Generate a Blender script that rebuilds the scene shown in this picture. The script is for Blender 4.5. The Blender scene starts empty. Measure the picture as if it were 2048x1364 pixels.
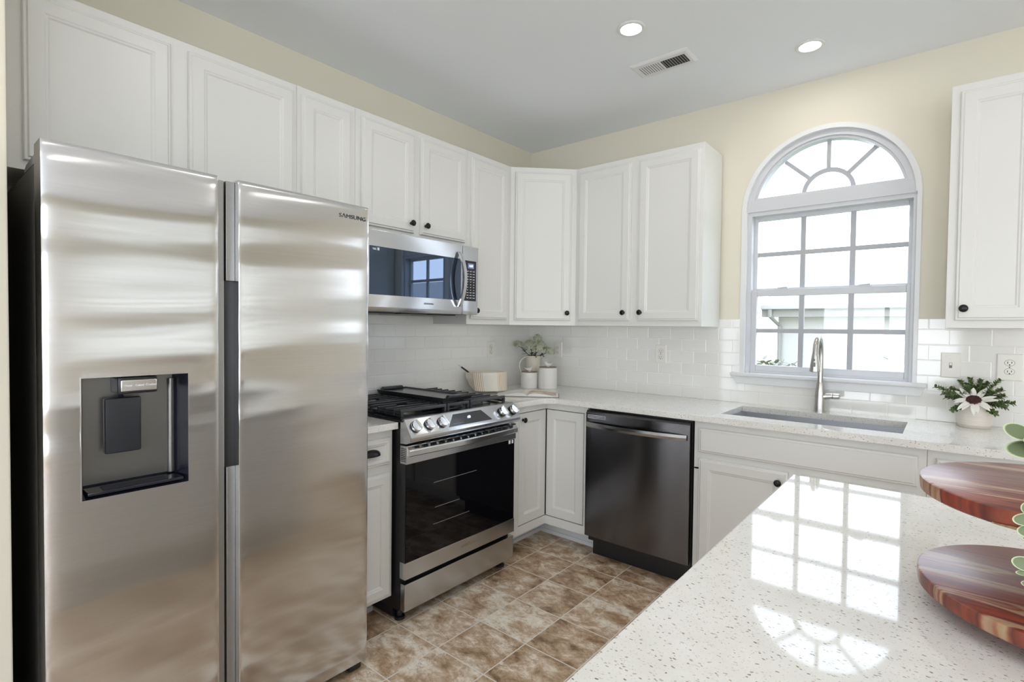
import bpy, bmesh, math, random
from mathutils import Vector, Matrix
S = bpy.context.scene
COL = S.collection
PI = math.pi

# ------------------------------------------------------------------ camera
# Places are written (x, d, z): x along the window wall, d = distance out from
# the window wall, z up.  World y is -d.
cam_d = bpy.data.cameras.new('camera')
cam = bpy.data.objects.new('camera', cam_d)
COL.objects.link(cam)
YAW, PIT, ROL, FPX = 0.6952736, 0.0239622, 0.0111649, 1043.2374
r_ = Vector((math.cos(YAW), math.sin(YAW), 0)); f_ = Vector((-math.sin(YAW), math.cos(YAW), 0)); u_ = Vector((0, 0, 1))
f2 = f_ * math.cos(PIT) - u_ * math.sin(PIT); u2 = u_ * math.cos(PIT) + f_ * math.sin(PIT)
r3 = r_ * math.cos(ROL) + u2 * math.sin(ROL); u3 = -r_ * math.sin(ROL) + u2 * math.cos(ROL)
M3 = Matrix((r3, u3, -f2)).transposed()
cam.matrix_world = Matrix.Translation((2.5151446, -3.2354394, 1.3305351)) @ M3.to_4x4()
cam_d.sensor_width = 36.0
cam_d.lens = FPX / 2048 * 36.0
cam_d.clip_start = 0.02
S.camera = cam

# ------------------------------------------------------------------ view, world, daylight
S.view_settings.view_transform = 'Standard'
S.view_settings.look = 'None'
S.view_settings.gamma = 1.0
S.view_settings.use_curve_mapping = False
S.view_settings.exposure = 0.38
S.cycles.max_bounces = 16; S.cycles.caustics_reflective = False; S.cycles.caustics_refractive = False; S.cycles.diffuse_bounces = 9; S.cycles.glossy_bounces = 6; S.cycles.transparent_max_bounces = 12
W = bpy.data.worlds.new('sky'); S.world = W
W.use_nodes = True
wn = W.node_tree.nodes; wl = W.node_tree.links
for n in list(wn): wn.remove(n)
wo = wn.new('ShaderNodeOutputWorld'); wb = wn.new('ShaderNodeBackground')
wt = wn.new('ShaderNodeTexCoord'); ws = wn.new('ShaderNodeSeparateXYZ'); wr = wn.new('ShaderNodeValToRGB')
wl.new(wt.outputs['Generated'], ws.inputs[0]); wl.new(ws.outputs['Z'], wr.inputs[0])
wr.color_ramp.elements[0].position = 0.0; wr.color_ramp.elements[0].color = (0.885, 0.94, 1.0, 1)
wr.color_ramp.elements[1].position = 0.7; wr.color_ramp.elements[1].color = (0.62, 0.78, 1.0, 1)
wl.new(wr.outputs[0], wb.inputs[0]); wb.inputs[1].default_value = 5.0
wl.new(wb.outputs[0], wo.inputs[0])

sun_d = bpy.data.lights.new('sun', 'SUN'); sun_d.energy = 4.0; sun_d.angle = math.radians(1.0); sun_d.color = (1, 0.95, 0.88)
sun = bpy.data.objects.new('sun', sun_d); COL.objects.link(sun)
sun.rotation_euler = Vector((-0.30, 0.12, -1.0)).to_track_quat('-Z', 'Y').to_euler()

CAN_POWER = 1.2
CAN_COLOR = (1.0, 0.955, 0.89)

# room sizes
H = 2.692                # ceiling
XR, DR = 5.6, 6.4        # far right wall, rear wall
ZC = 0.908               # counter top
UD = 0.305               # upper frame depth
ZB, ZT = 1.354, 2.384    # uppers bottom, top
B = 0.61                 # base frame depth
CE = 0.65                # counter edge

# ------------------------------------------------------------------ materials
MATS = {}
def newmat(name):
    m = bpy.data.materials.new(name); m.use_nodes = True
    nt = m.node_tree
    return m, nt.nodes, nt.links, nt.nodes['Principled BSDF']
def pbr(name, col, rough=0.5, metal=0.0, spec=None, emit=None, estr=0.0, bump=0.0, bscale=60.0, bstretch=(1, 1, 1), var=0.0, coat=0.0):
    if name in MATS: return MATS[name]
    m, N, L, p = newmat(name)
    p.inputs['Base Color'].default_value = (*col, 1)
    p.inputs['Roughness'].default_value = rough
    p.inputs['Metallic'].default_value = metal
    if spec is not None: p.inputs['Specular IOR Level'].default_value = spec
    if coat: p.inputs['Coat Weight'].default_value = coat; p.inputs['Coat Roughness'].default_value = 0.05
    if emit: p.inputs['Emission Color'].default_value = (*emit, 1); p.inputs['Emission Strength'].default_value = estr
    if bump or var:
        tc = N.new('ShaderNodeTexCoord'); mp = N.new('ShaderNodeMapping'); nz = N.new('ShaderNodeTexNoise')
        mp.inputs['Scale'].default_value = bstretch
        L.new(tc.outputs['Object'], mp.inputs[0]); L.new(mp.outputs[0], nz.inputs['Vector'])
        nz.inputs['Scale'].default_value = bscale; nz.inputs['Detail'].default_value = 3
        if bump:
            b = N.new('ShaderNodeBump'); b.inputs['Strength'].default_value = bump; b.inputs['Distance'].default_value = 0.002
            L.new(nz.outputs[0], b.inputs['Height']); L.new(b.outputs[0], p.inputs['Normal'])
        if var:
            r = N.new('ShaderNodeValToRGB')
            r.color_ramp.elements[0].position = 0.3; r.color_ramp.elements[1].position = 0.7
            r.color_ramp.elements[0].color = (*[c * (1 - var) for c in col], 1)
            r.color_ramp.elements[1].color = (*[min(1, c * (1 + var)) for c in col], 1)
            L.new(nz.outputs[0], r.inputs[0]); L.new(r.outputs[0], p.inputs['Base Color'])
    MATS[name] = m
    return m
def steel(name, col, rough, aniso, tangent, grain=(1, 1, 1), bump=0.02, rvar=0.0):
    if name in MATS: return MATS[name]
    m, N, L, p = newmat(name)
    p.inputs['Base Color'].default_value = (*col, 1); p.inputs['Metallic'].default_value = 1.0
    p.inputs['Roughness'].default_value = rough
    p.inputs['Anisotropic'].default_value = aniso
    c = N.new('ShaderNodeCombineXYZ')
    for k in range(3): c.inputs[k].default_value = tangent[k] + (0.05, 0.04, 0.08)[k]
    L.new(c.outputs[0], p.inputs['Tangent'])
    tc = N.new('ShaderNodeTexCoord'); mp = N.new('ShaderNodeMapping'); nz = N.new('ShaderNodeTexNoise')
    mp.inputs['Scale'].default_value = grain; nz.inputs['Scale'].default_value = 200; nz.inputs['Detail'].default_value = 2
    L.new(tc.outputs['Object'], mp.inputs[0]); L.new(mp.outputs[0], nz.inputs['Vector'])
    r = N.new('ShaderNodeMapRange'); r.inputs[3].default_value = 0.93; r.inputs[4].default_value = 1.05
    mx = N.new('ShaderNodeVectorMath'); mx.operation = 'SCALE'; mx.inputs[0].default_value = col
    L.new(nz.outputs[0], r.inputs[0]); L.new(r.outputs[0], mx.inputs['Scale']); L.new(mx.outputs[0], p.inputs['Base Color'])
    MATS[name] = m
    return m

def quartz():
    m, N, L, p = newmat('quartz')
    tc = N.new('ShaderNodeTexCoord')
    dist = N.new('ShaderNodeTexNoise'); dist.inputs['Scale'].default_value = 130; dist.inputs['Detail'].default_value = 1
    L.new(tc.outputs['Object'], dist.inputs['Vector'])
    ad = N.new('ShaderNodeMixRGB'); ad.blend_type = 'ADD'; ad.inputs[0].default_value = 0.006
    L.new(tc.outputs['Object'], ad.inputs[1]); L.new(dist.outputs['Color'], ad.inputs[2])
    base = N.new('ShaderNodeTexNoise'); base.inputs['Scale'].default_value = 25; base.inputs['Detail'].default_value = 5
    L.new(tc.outputs['Object'], base.inputs['Vector'])
    br = N.new('ShaderNodeValToRGB')
    br.color_ramp.elements[0].position = 0.3; br.color_ramp.elements[0].color = (0.745, 0.735, 0.70, 1)
    br.color_ramp.elements[1].position = 0.7; br.color_ramp.elements[1].color = (0.80, 0.79, 0.765, 1)
    L.new(base.outputs[0], br.inputs[0])
    last = br.outputs[0]
    for sc, th, lim, col in ((115, 0.27, 0.40, (0.22, 0.19, 0.15)), (170, 0.20, 0.55, (0.34, 0.31, 0.27)), (260, 0.24, 0.5, (0.50, 0.47, 0.43))):
        mp = N.new('ShaderNodeMapping'); mp.inputs['Scale'].default_value = (1.0, 1.7, 1.7); mp.inputs['Rotation'].default_value = (0, 0, 0.5 + sc)
        L.new(ad.outputs[0], mp.inputs[0])
        v = N.new('ShaderNodeTexVoronoi'); v.inputs['Scale'].default_value = sc
        L.new(mp.outputs[0], v.inputs['Vector'])
        lt = N.new('ShaderNodeMath'); lt.operation = 'LESS_THAN'; lt.inputs[1].default_value = th
        L.new(v.outputs['Distance'], lt.inputs[0])
        sp = N.new('ShaderNodeSeparateXYZ'); L.new(v.outputs['Color'], sp.inputs[0])
        gt = N.new('ShaderNodeMath'); gt.operation = 'GREATER_THAN'; gt.inputs[1].default_value = lim
        L.new(sp.outputs[0], gt.inputs[0])
        ml = N.new('ShaderNodeMath'); ml.operation = 'MULTIPLY'; L.new(lt.outputs[0], ml.inputs[0]); L.new(gt.outputs[0], ml.inputs[1])
        m2 = N.new('ShaderNodeMath'); m2.operation = 'MULTIPLY'; L.new(ml.outputs[0], m2.inputs[0]); L.new(sp.outputs[1], m2.inputs[1])
        mx = N.new('ShaderNodeMixRGB'); mx.inputs[2].default_value = (*col, 1)
        L.new(m2.outputs[0], mx.inputs[0]); L.new(last, mx.inputs[1]); last = mx.outputs[0]
    L.new(last, p.inputs['Base Color'])
    p.inputs['Roughness'].default_value = 0.045
    p.inputs['Specular IOR Level'].default_value = 0.38
    return m

TX, TD, TS = 1.1774, 1.0041, 0.25918
def floor_tile():
    m, N, L, p = newmat('slate_floor')
    def math_(op, a=None, b=None):
        n = N.new('ShaderNodeMath'); n.operation = op
        for i, v in enumerate((a, b)):
            if v is None: continue
            if isinstance(v, (int, float)): n.inputs[i].default_value = v
            else: L.new(v, n.inputs[i])
        return n.outputs[0]
    tc = N.new('ShaderNodeTexCoord'); sp = N.new('ShaderNodeSeparateXYZ'); L.new(tc.outputs['Object'], sp.inputs[0])
    u = math_('DIVIDE', math_('SUBTRACT', sp.outputs[0], TX - 20 * TS), TS)
    v = math_('DIVIDE', math_('ADD', sp.outputs[1], TD + 40 * TS), TS)
    cu, cv = math_('FLOOR', u), math_('FLOOR', v)
    fu, fv = math_('FRACT', u), math_('FRACT', v)
    g = 0.010
    def edge(f): return math_('MINIMUM', f, math_('SUBTRACT', 1.0, f))
    e = math_('MINIMUM', edge(fu), edge(fv))
    grout = math_('LESS_THAN', e, g)
    cell = N.new('ShaderNodeCombineXYZ'); L.new(cu, cell.inputs[0]); L.new(cv, cell.inputs[1])
    wn_ = N.new('ShaderNodeTexWhiteNoise'); wn_.noise_dimensions = '3D'; L.new(cell.outputs[0], wn_.inputs['Vector'])
    off = N.new('ShaderNodeVectorMath'); off.operation = 'SCALE'; off.inputs['Scale'].default_value = 9.0
    L.new(wn_.outputs['Color'], off.inputs[0])
    ps = N.new('ShaderNodeVectorMath'); ps.operation = 'ADD'
    L.new(tc.outputs['Object'], ps.inputs[0]); L.new(off.outputs[0], ps.inputs[1])
    mp = N.new('ShaderNodeMapping'); mp.inputs['Scale'].default_value = (1.0, 1.5, 1.0); mp.inputs['Rotation'].default_value = (0, 0, 0.55)
    L.new(ps.outputs[0], mp.inputs[0])
    n1 = N.new('ShaderNodeTexNoise'); n1.inputs['Scale'].default_value = 8.5; n1.inputs['Detail'].default_value = 14; n1.inputs['Roughness'].default_value = 0.70; n1.inputs['Distortion'].default_value = 0.30
    L.new(mp.outputs[0], n1.inputs['Vector'])
    rp = N.new('ShaderNodeValToRGB'); E = rp.color_ramp.elements
    E[0].position = 0.33; E[0].color = (0.20, 0.118, 0.065, 1)
    E[1].position = 0.69; E[1].color = (0.95, 0.88, 0.78, 1)
    for pos, c in ((0.42, (0.42, 0.28, 0.17)), (0.485, (0.56, 0.405, 0.27)), (0.53, (0.66, 0.525, 0.39)), (0.58, (0.82, 0.71, 0.58))):
        a = E.new(pos); a.color = (*c, 1)
    sh = math_('ADD', n1.outputs[0], math_('MULTIPLY', math_('SUBTRACT', wn_.outputs['Value'], 0.5), 0.10))
    L.new(sh, rp.inputs[0])
    # thin dark cracks
    n2 = N.new('ShaderNodeTexNoise'); n2.inputs['Scale'].default_value = 11; n2.inputs['Detail'].default_value = 6; n2.inputs['Distortion'].default_value = 1.8
    L.new(mp.outputs[0], n2.inputs['Vector'])
    cr = math_('LESS_THAN', math_('ABSOLUTE', math_('SUBTRACT', n2.outputs[0], 0.5)), 0.008)
    mxc = N.new('ShaderNodeMixRGB'); mxc.inputs[2].default_value = (0.12, 0.08, 0.055, 1)
    L.new(math_('MULTIPLY', cr, 0.45), mxc.inputs[0]); L.new(rp.outputs[0], mxc.inputs[1])
    mx = N.new('ShaderNodeMixRGB'); mx.inputs[2].default_value = (0.82, 0.77, 0.70, 1)
    L.new(grout, mx.inputs[0]); L.new(mxc.outputs[0], mx.inputs[1]); L.new(mx.outputs[0], p.inputs['Base Color'])
    p.inputs['Roughness'].default_value = 0.38
    h = math_('SUBTRACT', math_('MULTIPLY', n1.outputs[0], 0.5), math_('MULTIPLY', grout, 0.6))
    b = N.new('ShaderNodeBump'); b.inputs['Strength'].default_value = 0.35; b.inputs['Distance'].default_value = 0.004
    L.new(h, b.inputs['Height']); L.new(b.outputs[0], p.inputs['Normal'])
    return m

def subway(name, axis):
    m, N, L, p = newmat(name)
    tc = N.new('ShaderNodeTexCoord'); sp = N.new('ShaderNodeSeparateXYZ'); L.new(tc.outputs['Object'], sp.inputs[0])
    cb = N.new('ShaderNodeCombineXYZ')
    a = N.new('ShaderNodeMath'); a.operation = 'MULTIPLY_ADD'
    L.new(sp.outputs[axis], a.inputs[0])
    a.inputs[1].default_value = 1.0 if axis == 0 else -1.0
    a.inputs[2].default_value = (-0.845 if axis == 0 else -1.308) + 0.1524 * 40
    z = N.new('ShaderNodeMath'); z.operation = 'ADD'; z.inputs[1].default_value = -1.349 + 0.0745 * 20
    L.new(sp.outputs[2], z.inputs[0]); L.new(a.outputs[0], cb.inputs[0]); L.new(z.outputs[0], cb.inputs[1])
    bk = N.new('ShaderNodeTexBrick'); L.new(cb.outputs[0], bk.inputs['Vector'])
    bk.inputs['Scale'].default_value = 1; bk.inputs['Brick Width'].default_value = 0.1524; bk.inputs['Row Height'].default_value = 0.0745
    bk.inputs['Mortar Size'].default_value = 0.0011; bk.inputs['Mortar Smooth'].default_value = 0.1
    bk.inputs['Color1'].default_value = (0.81, 0.805, 0.785, 1); bk.inputs['Color2'].default_value = (0.84, 0.835, 0.815, 1); bk.inputs['Mortar'].default_value = (0.88, 0.87, 0.855, 1)
    L.new(bk.outputs['Color'], p.inputs['Base Color'])
    bk2 = N.new('ShaderNodeTexBrick'); L.new(cb.outputs[0], bk2.inputs['Vector'])
    for k in ('Scale', 'Brick Width', 'Row Height'): bk2.inputs[k].default_value = bk.inputs[k].default_value
    bk2.inputs['Mortar Size'].default_value = 0.004; bk2.inputs['Mortar Smooth'].default_value = 0.9
    b = N.new('ShaderNodeBump'); b.invert = True; b.inputs['Strength'].default_value = 0.5; b.inputs['Distance'].default_value = 0.002
    L.new(bk2.outputs['Fac'], b.inputs['Height']); L.new(b.outputs[0], p.inputs['Normal'])
    p.inputs['Roughness'].default_value = 0.07; p.inputs['Specular IOR Level'].default_value = 0.75
    p.inputs['Coat Weight'].default_value = 0.25; p.inputs['Coat Roughness'].default_value = 0.04
    return m

def wood(name):
    m, N, L, p = newmat(name)
    tc = N.new('ShaderNodeTexCoord'); mp = N.new('ShaderNodeMapping')
    mp.inputs['Rotation'].default_value = (0, 0, math.radians(38)); mp.inputs['Scale'].default_value = (0.9, 9.0, 1.0)
    L.new(tc.outputs['Object'], mp.inputs[0])
    n1 = N.new('ShaderNodeTexNoise'); n1.inputs['Scale'].default_value = 3.2; n1.inputs['Detail'].default_value = 2; n1.inputs['Distortion'].default_value = 0.5
    L.new(mp.outputs[0], n1.inputs['Vector'])
    rp = N.new('ShaderNodeValToRGB'); E = rp.color_ramp.elements
    E[0].position = 0.25; E[0].color = (0.055, 0.014, 0.012, 1); E[1].position = 0.76; E[1].color = (0.42, 0.29, 0.19, 1)
    for pos, c in ((0.38, (0.15, 0.030, 0.018)), (0.46, (0.27, 0.060, 0.032)), (0.53, (0.11, 0.028, 0.022)), (0.575, (0.26, 0.075, 0.045)), (0.60, (0.40, 0.27, 0.17)), (0.64, (0.36, 0.22, 0.13)), (0.66, (0.22, 0.05, 0.03))):
        a = E.new(pos); a.color = (*c, 1)
    L.new(n1.outputs[0], rp.inputs[0])
    n2 = N.new('ShaderNodeTexNoise'); n2.inputs['Scale'].default_value = 30; n2.inputs['Detail'].default_value = 4
    L.new(mp.outputs[0], n2.inputs['Vector'])
    mx = N.new('ShaderNodeMixRGB'); mx.blend_type = 'MULTIPLY'; mx.inputs[0].default_value = 0.5
    L.new(rp.outputs[0], mx.inputs[1]); L.new(n2.outputs['Color'], mx.inputs[2])
    hs = N.new('ShaderNodeHueSaturation'); hs.inputs['Saturation'].default_value = 1.0; hs.inputs['Value'].default_value = 1.35
    L.new(mx.outputs[0], hs.inputs['Color']); L.new(hs.outputs[0], p.inputs['Base Color'])
    p.inputs['Roughness'].default_value = 0.33
    return m

def glassmat(name, refl=0.06, tint=(1, 1, 1)):
    m = bpy.data.materials.new(name); m.use_nodes = True
    N = m.node_tree.nodes; L = m.node_tree.links
    for n in list(N): N.remove(n)
    o = N.new('ShaderNodeOutputMaterial'); mix = N.new('ShaderNodeMixShader'); t = N.new('ShaderNodeBsdfTransparent'); g = N.new('ShaderNodeBsdfGlossy')
    t.inputs[0].default_value = (*tint, 1); g.inputs['Roughness'].default_value = 0.0
    mix.inputs[0].default_value = refl
    L.new(t.outputs[0], mix.inputs[1]); L.new(g.outputs[0], mix.inputs[2]); L.new(mix.outputs[0], o.inputs[0])
    return m

CAB = pbr('cabinet_paint', (0.72, 0.72, 0.70), 0.34, bump=0.05, bscale=40, bstretch=(1, 1, 0.15))
WALLM = pbr('wall_paint', (0.71, 0.675, 0.57), 0.75, bump=0.04, bscale=220)
CEILM = pbr('ceiling_paint', (0.81, 0.845, 0.89), 0.85, bump=0.04, bscale=160)
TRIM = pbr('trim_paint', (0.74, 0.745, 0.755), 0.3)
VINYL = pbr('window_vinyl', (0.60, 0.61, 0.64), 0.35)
QZ = quartz(); FLOOR = floor_tile(); SUBX = subway('subway_tile_window_wall', 0); SUBY = subway('subway_tile_range_wall', 1)
WOOD = wood('acacia_wood')
GLASS = glassmat('pane_glass')
FR = steel('fridge_steel', (0.65, 0.65, 0.665), 0.15, 0.88, (0, 1, 0), (1, 0.02, 1))
ST = steel('range_steel', (0.57, 0.58, 0.605), 0.24, 0.6, (0, 0, 1), (1, 0.02, 1))
STB = steel('bright_steel', (0.66, 0.67, 0.69), 0.16, 0.3, (0, 0, 1), (1, 0.05, 1))
DWS = steel('dark_steel', (0.155, 0.153, 0.158), 0.19, 0.85, (0, 0, 1), (0.02, 1, 1))
NICK = steel('brushed_nickel', (0.55, 0.53, 0.50), 0.25, 0.3, (0, 0, 1))
SINKM = steel('sink_steel', (0.52, 0.52, 0.54), 0.28, 0.5, (0, 0, 1), (0.02, 1, 1))
DGREY = pbr('appliance_grey', (0.055, 0.052, 0.05), 0.4)
MGREY = pbr('hinge_grey', (0.20, 0.215, 0.21), 0.45)
BLK = pbr('black_plastic', (0.012, 0.012, 0.014), 0.35)
BLKGL = pbr('black_glass', (0.0025, 0.0025, 0.004), 0.02, spec=0.3)
MWGL = pbr('microwave_glass', (0.085, 0.112, 0.16), 0.015, metal=0.88)
IRON = pbr('cast_iron', (0.02, 0.021, 0.025), 0.32, bump=0.15, bscale=300)
GRID = pbr('griddle_coat', (0.035, 0.035, 0.038), 0.22)
BRONZE = pbr('oil_bronze', (0.016, 0.013, 0.014), 0.3, metal=0.6)
PLATE = pbr('outlet_plastic', (0.80, 0.785, 0.735), 0.35)
SLOT = pbr('outlet_slot', (0.02, 0.02, 0.02), 0.6)
LINE = pbr('outlet_shadow_line', (0.18, 0.17, 0.16), 0.6)
WTXT = pbr('white_print', (0.75, 0.77, 0.8), 0.5)
DTXT = pbr('dark_print', (0.06, 0.065, 0.075), 0.4)
LED = pbr('display_digits', (0.5, 0.7, 1.0), 0.5, emit=(0.55, 0.78, 1.0), estr=2.2)
LCD = pbr('display_backlight', (0.10, 0.11, 0.20), 0.3, emit=(0.22, 0.24, 0.5), estr=0.35)
CERA = pbr('white_ceramic', (0.78, 0.77, 0.74), 0.3)
CREAM = pbr('cream_ceramic', (0.72, 0.68, 0.58), 0.28)
TAUPE = pbr('taupe_lid', (0.30, 0.23, 0.19), 0.6)
LAMPM = pbr('lamp_diffuser', (1, 1, 1), 0.5, emit=CAN_COLOR, estr=14.0)

# ------------------------------------------------------------------ geometry helpers
def wv(p): return Vector((p[0], -p[1], p[2]))
class G:
    def __init__(s): s.bm = bmesh.new()
    def v(s, p): return s.bm.verts.new(wv(p))
    def face(s, pts):
        try: return s.bm.faces.new([s.v(p) for p in pts])
        except ValueError: return None
    def hexa(s, P, bevel=0.0, seg=2):
        V = [s.v(p) for p in P]
        F = [s.bm.faces.new([V[i] for i in q]) for q in ((0, 1, 2, 3), (4, 7, 6, 5), (0, 4, 5, 1), (1, 5, 6, 2), (2, 6, 7, 3), (3, 7, 4, 0))]
        bmesh.ops.recalc_face_normals(s.bm, faces=F)
        if bevel > 0:
            E = list({e for f in F for e in f.edges})
            bmesh.ops.bevel(s.bm, geom=E, offset=bevel, offset_type='OFFSET', segments=seg, profile=0.6, affect='EDGES', clamp_overlap=True)
        return s
    def box(s, x0, x1, d0, d1, z0, z1, bevel=0.0, seg=2):
        return s.hexa([(x0, d0, z0), (x1, d0, z0), (x1, d1, z0), (x0, d1, z0), (x0, d0, z1), (x1, d0, z1), (x1, d1, z1), (x0, d1, z1)], bevel, seg)
    def obox(s, O, U, V, N, a, b, c, bevel=0.0):
        O, U, V, N = map(Vector, (O, U, V, N))
        q = lambda i, j, k: O + U * i + V * j + N * k
        return s.hexa([q(a[0], b[0], c[0]), q(a[1], b[0], c[0]), q(a[1], b[1], c[0]), q(a[0], b[1], c[0]),
                       q(a[0], b[0], c[1]), q(a[1], b[0], c[1]), q(a[1], b[1], c[1]), q(a[0], b[1], c[1])], bevel)
    def prism(s, poly, off, bevel=0.0):
        off = Vector(off)
        A = [s.v(p) for p in poly]; Bv = [s.v(Vector(p) + off) for p in poly]
        n = len(poly); F = [s.bm.faces.new(A), s.bm.faces.new(Bv[::-1])]
        for i in range(n): F.append(s.bm.faces.new([A[i], Bv[i], Bv[(i + 1) % n], A[(i + 1) % n]]))
        bmesh.ops.recalc_face_normals(s.bm, faces=F)
        if bevel > 0:
            E = list({e for f in F for e in f.edges})
            bmesh.ops.bevel(s.bm, geom=E, offset=bevel, offset_type='OFFSET', segments=2, profile=0.6, affect='EDGES', clamp_overlap=True)
        return s
    def rings(s, R, closed=True, cap0=True, cap1=True):
        VV = [[s.v(p) for p in r] for r in R]; F = []
        n = len(R[0])
        for a, b in zip(VV[:-1], VV[1:]):
            for i in range(n if closed else n - 1):
                j = (i + 1) % n
                F.append(s.bm.faces.new([a[i], a[j], b[j], b[i]]))
        if cap0: F.append(s.bm.faces.new(VV[0][::-1]))
        if cap1: F.append(s.bm.faces.new(VV[-1]))
        bmesh.ops.recalc_face_normals(s.bm, faces=F)
        return s
    def frame(s, O, U, V, N, loops):
        """nested rectangles: loops = [(u0,u1,v0,v1,h)...]"""
        O, U, V, N = map(Vector, (O, U, V, N)); R = []
        for u0, u1, v0, v1, h in loops:
            R.append([O + U * a + V * b + N * h for a, b in ((u0, v0), (u1, v0), (u1, v1), (u0, v1))])
        return s.rings(R)
    def lathe(s, c, prof, seg=32, axis=(0, 0, 1), cap0=True, cap1=True, sx=1.0, sy=1.0):
        c = Vector(c); a = Vector(axis).normalized(); seg = max(seg, 24)
        t = Vector((1, 0, 0)) if abs(a.x) < 0.9 else Vector((0, 1, 0))
        e1 = (t - a * t.dot(a)).normalized(); e2 = a.cross(e1)
        R = []
        for r, h in prof:
            r = max(r, 1e-5)
            R.append([c + a * h + e1 * (r * sx * math.cos(2 * PI * i / seg)) + e2 * (r * sy * math.sin(2 * PI * i / seg)) for i in range(seg)])
        return s.rings(R, True, cap0, cap1)
    def tube(s, pts, rad, seg=12, flat=1.0, up=(0, 0, 1)):
        P = [Vector(p) for p in pts]; n = len(P)
        if not isinstance(rad, (list, tuple)): rad = [rad] * n
        R = []; upv = Vector(up); prev = None
        for i in range(n):
            t = (P[min(i + 1, n - 1)] - P[max(i - 1, 0)]).normalized()
            if prev is None:
                ref = upv if abs(t.dot(upv)) < 0.95 else Vector((1, 0, 0))
                e1 = (ref - t * ref.dot(t)).normalized()
            else: e1 = (prev - t * prev.dot(t)).normalized()
            prev = e1; e2 = t.cross(e1)
            R.append([P[i] + e1 * (rad[i] * flat * math.cos(2 * PI * k / seg)) + e2 * (rad[i] * math.sin(2 * PI * k / seg)) for k in range(seg)])
        return s.rings(R)
    def ball(s, c, r, seg=16, sc=(1, 1, 1)):
        c = Vector(c); n = seg // 2
        R = []
        for i in range(n + 1):
            a = -PI / 2 + PI * i / n; rr = max(math.cos(a), 1e-4)
            R.append([c + Vector((r * sc[0] * rr * math.cos(2 * PI * k / seg), r * sc[1] * rr * math.sin(2 * PI * k / seg), r * sc[2] * math.sin(a))) for k in range(seg)])
        return s.rings(R)
    def leaf(s, base, dirv, nrm, ln, wd, cup=0.15, droop=0.0, th=0.0012, blunt=0.5):
        """a leaf blade: rows across its width, with thickness"""
        b = Vector(base); t = Vector(dirv).normalized(); n = Vector(nrm); n = (n - t * n.dot(t)).normalized(); w = t.cross(n)
        rows = 7; up = []; dn = []
        for i in range(rows + 1):
            f = i / rows
            half = wd * 0.5 * max(0.04, math.sin(PI * min(1, f ** blunt)) ** 0.65 if 0 < f < 1 else 0.04)
            c = b + t * (ln * f) - Vector((0, 0, 1)) * (droop * ln * f * f)
            up.append([c + w * (half * k) + n * (cup * half * abs(k) ** 1.5 + th) for k in (-1, -0.5, 0, 0.5, 1)])
            dn.append([c + w * (half * k) + n * (cup * half * abs(k) ** 1.5 - th) for k in (-1, -0.5, 0, 0.5, 1)])
        s.rings([u + d[::-1] for u, d in zip(up, dn)])
        return s

def rootloc(o):
    while o.parent: o = o.parent
    return o.location
def obj(name, g, mat, parent=None, smooth=16, **props):
    me = bpy.data.meshes.new(name)
    bm = g.bm
    if parent is not None:
        bmesh.ops.translate(bm, verts=bm.verts, vec=-rootloc(parent))
    bm.to_mesh(me); bm.free()
    if smooth:
        me.polygons.foreach_set('use_smooth', [True] * len(me.polygons))
        me.set_sharp_from_angle(angle=math.radians(smooth))
    for m in (mat if isinstance(mat, (list, tuple)) else [mat]): me.materials.append(m)
    o = bpy.data.objects.new(name, me); COL.objects.link(o)
    if parent is not None: o.parent = parent
    for k, v in props.items(): o[k] = v
    return o
def thing(name, label, cat, loc, group=None):
    o = bpy.data.objects.new(name, None); COL.objects.link(o)
    o.location = wv(loc); o.empty_display_size = 0.05
    o['label'] = label; o['category'] = cat
    if group: o['group'] = group
    return o
def single(name, g, mat, label, cat, group=None, smooth=16):
    o = obj(name, g, mat, None, smooth, label=label, category=cat)
    if group: o['group'] = group
    return o
def struct(name, g, mat, parent=None, smooth=16):
    o = obj(name, g, mat, parent, smooth)
    if parent is None: o['kind'] = 'structure'
    return o
def text(name, body, O, U, V, N, size, mat, parent, align='CENTER', depth=0.0006, squash=1.0, **props):
    cu = bpy.data.curves.new('lettering', 'FONT'); cu.body = body; cu.size = size; cu.align_x = align; cu.align_y = 'CENTER'
    cu.extrude = depth; cu.resolution_u = 3
    t = bpy.data.objects.new('lettering', cu); COL.objects.link(t)
    dg = bpy.context.evaluated_depsgraph_get()
    me = bpy.data.meshes.new_from_object(t.evaluated_get(dg))
    bpy.data.objects.remove(t); bpy.data.curves.remove(cu)
    me.name = name
    L = rootloc(parent); O, U, V, N = (wv(q) for q in (O, U, V, N))
    for v in me.vertices: v.co = O + U * (v.co.x * squash) + V * v.co.y + N * v.co.z - L
    me.materials.clear(); me.materials.append(mat)
    o = bpy.data.objects.new(name, me); COL.objects.link(o); o.parent = parent
    for k, v in props.items(): o[k] = v
    return o

# facing directions: (U, V, N) with U to the viewer's right
FX = ((0, -1, 0), (0, 0, 1), (1, 0, 0))      # faces +x (range wall)
FD = ((1, 0, 0), (0, 0, 1), (0, 1, 0))       # faces into the room (window wall)
q2 = 1 / math.sqrt(2)
FG = ((q2, -q2, 0), (0, 0, 1), (q2, q2, 0))  # diagonal corner

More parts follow.
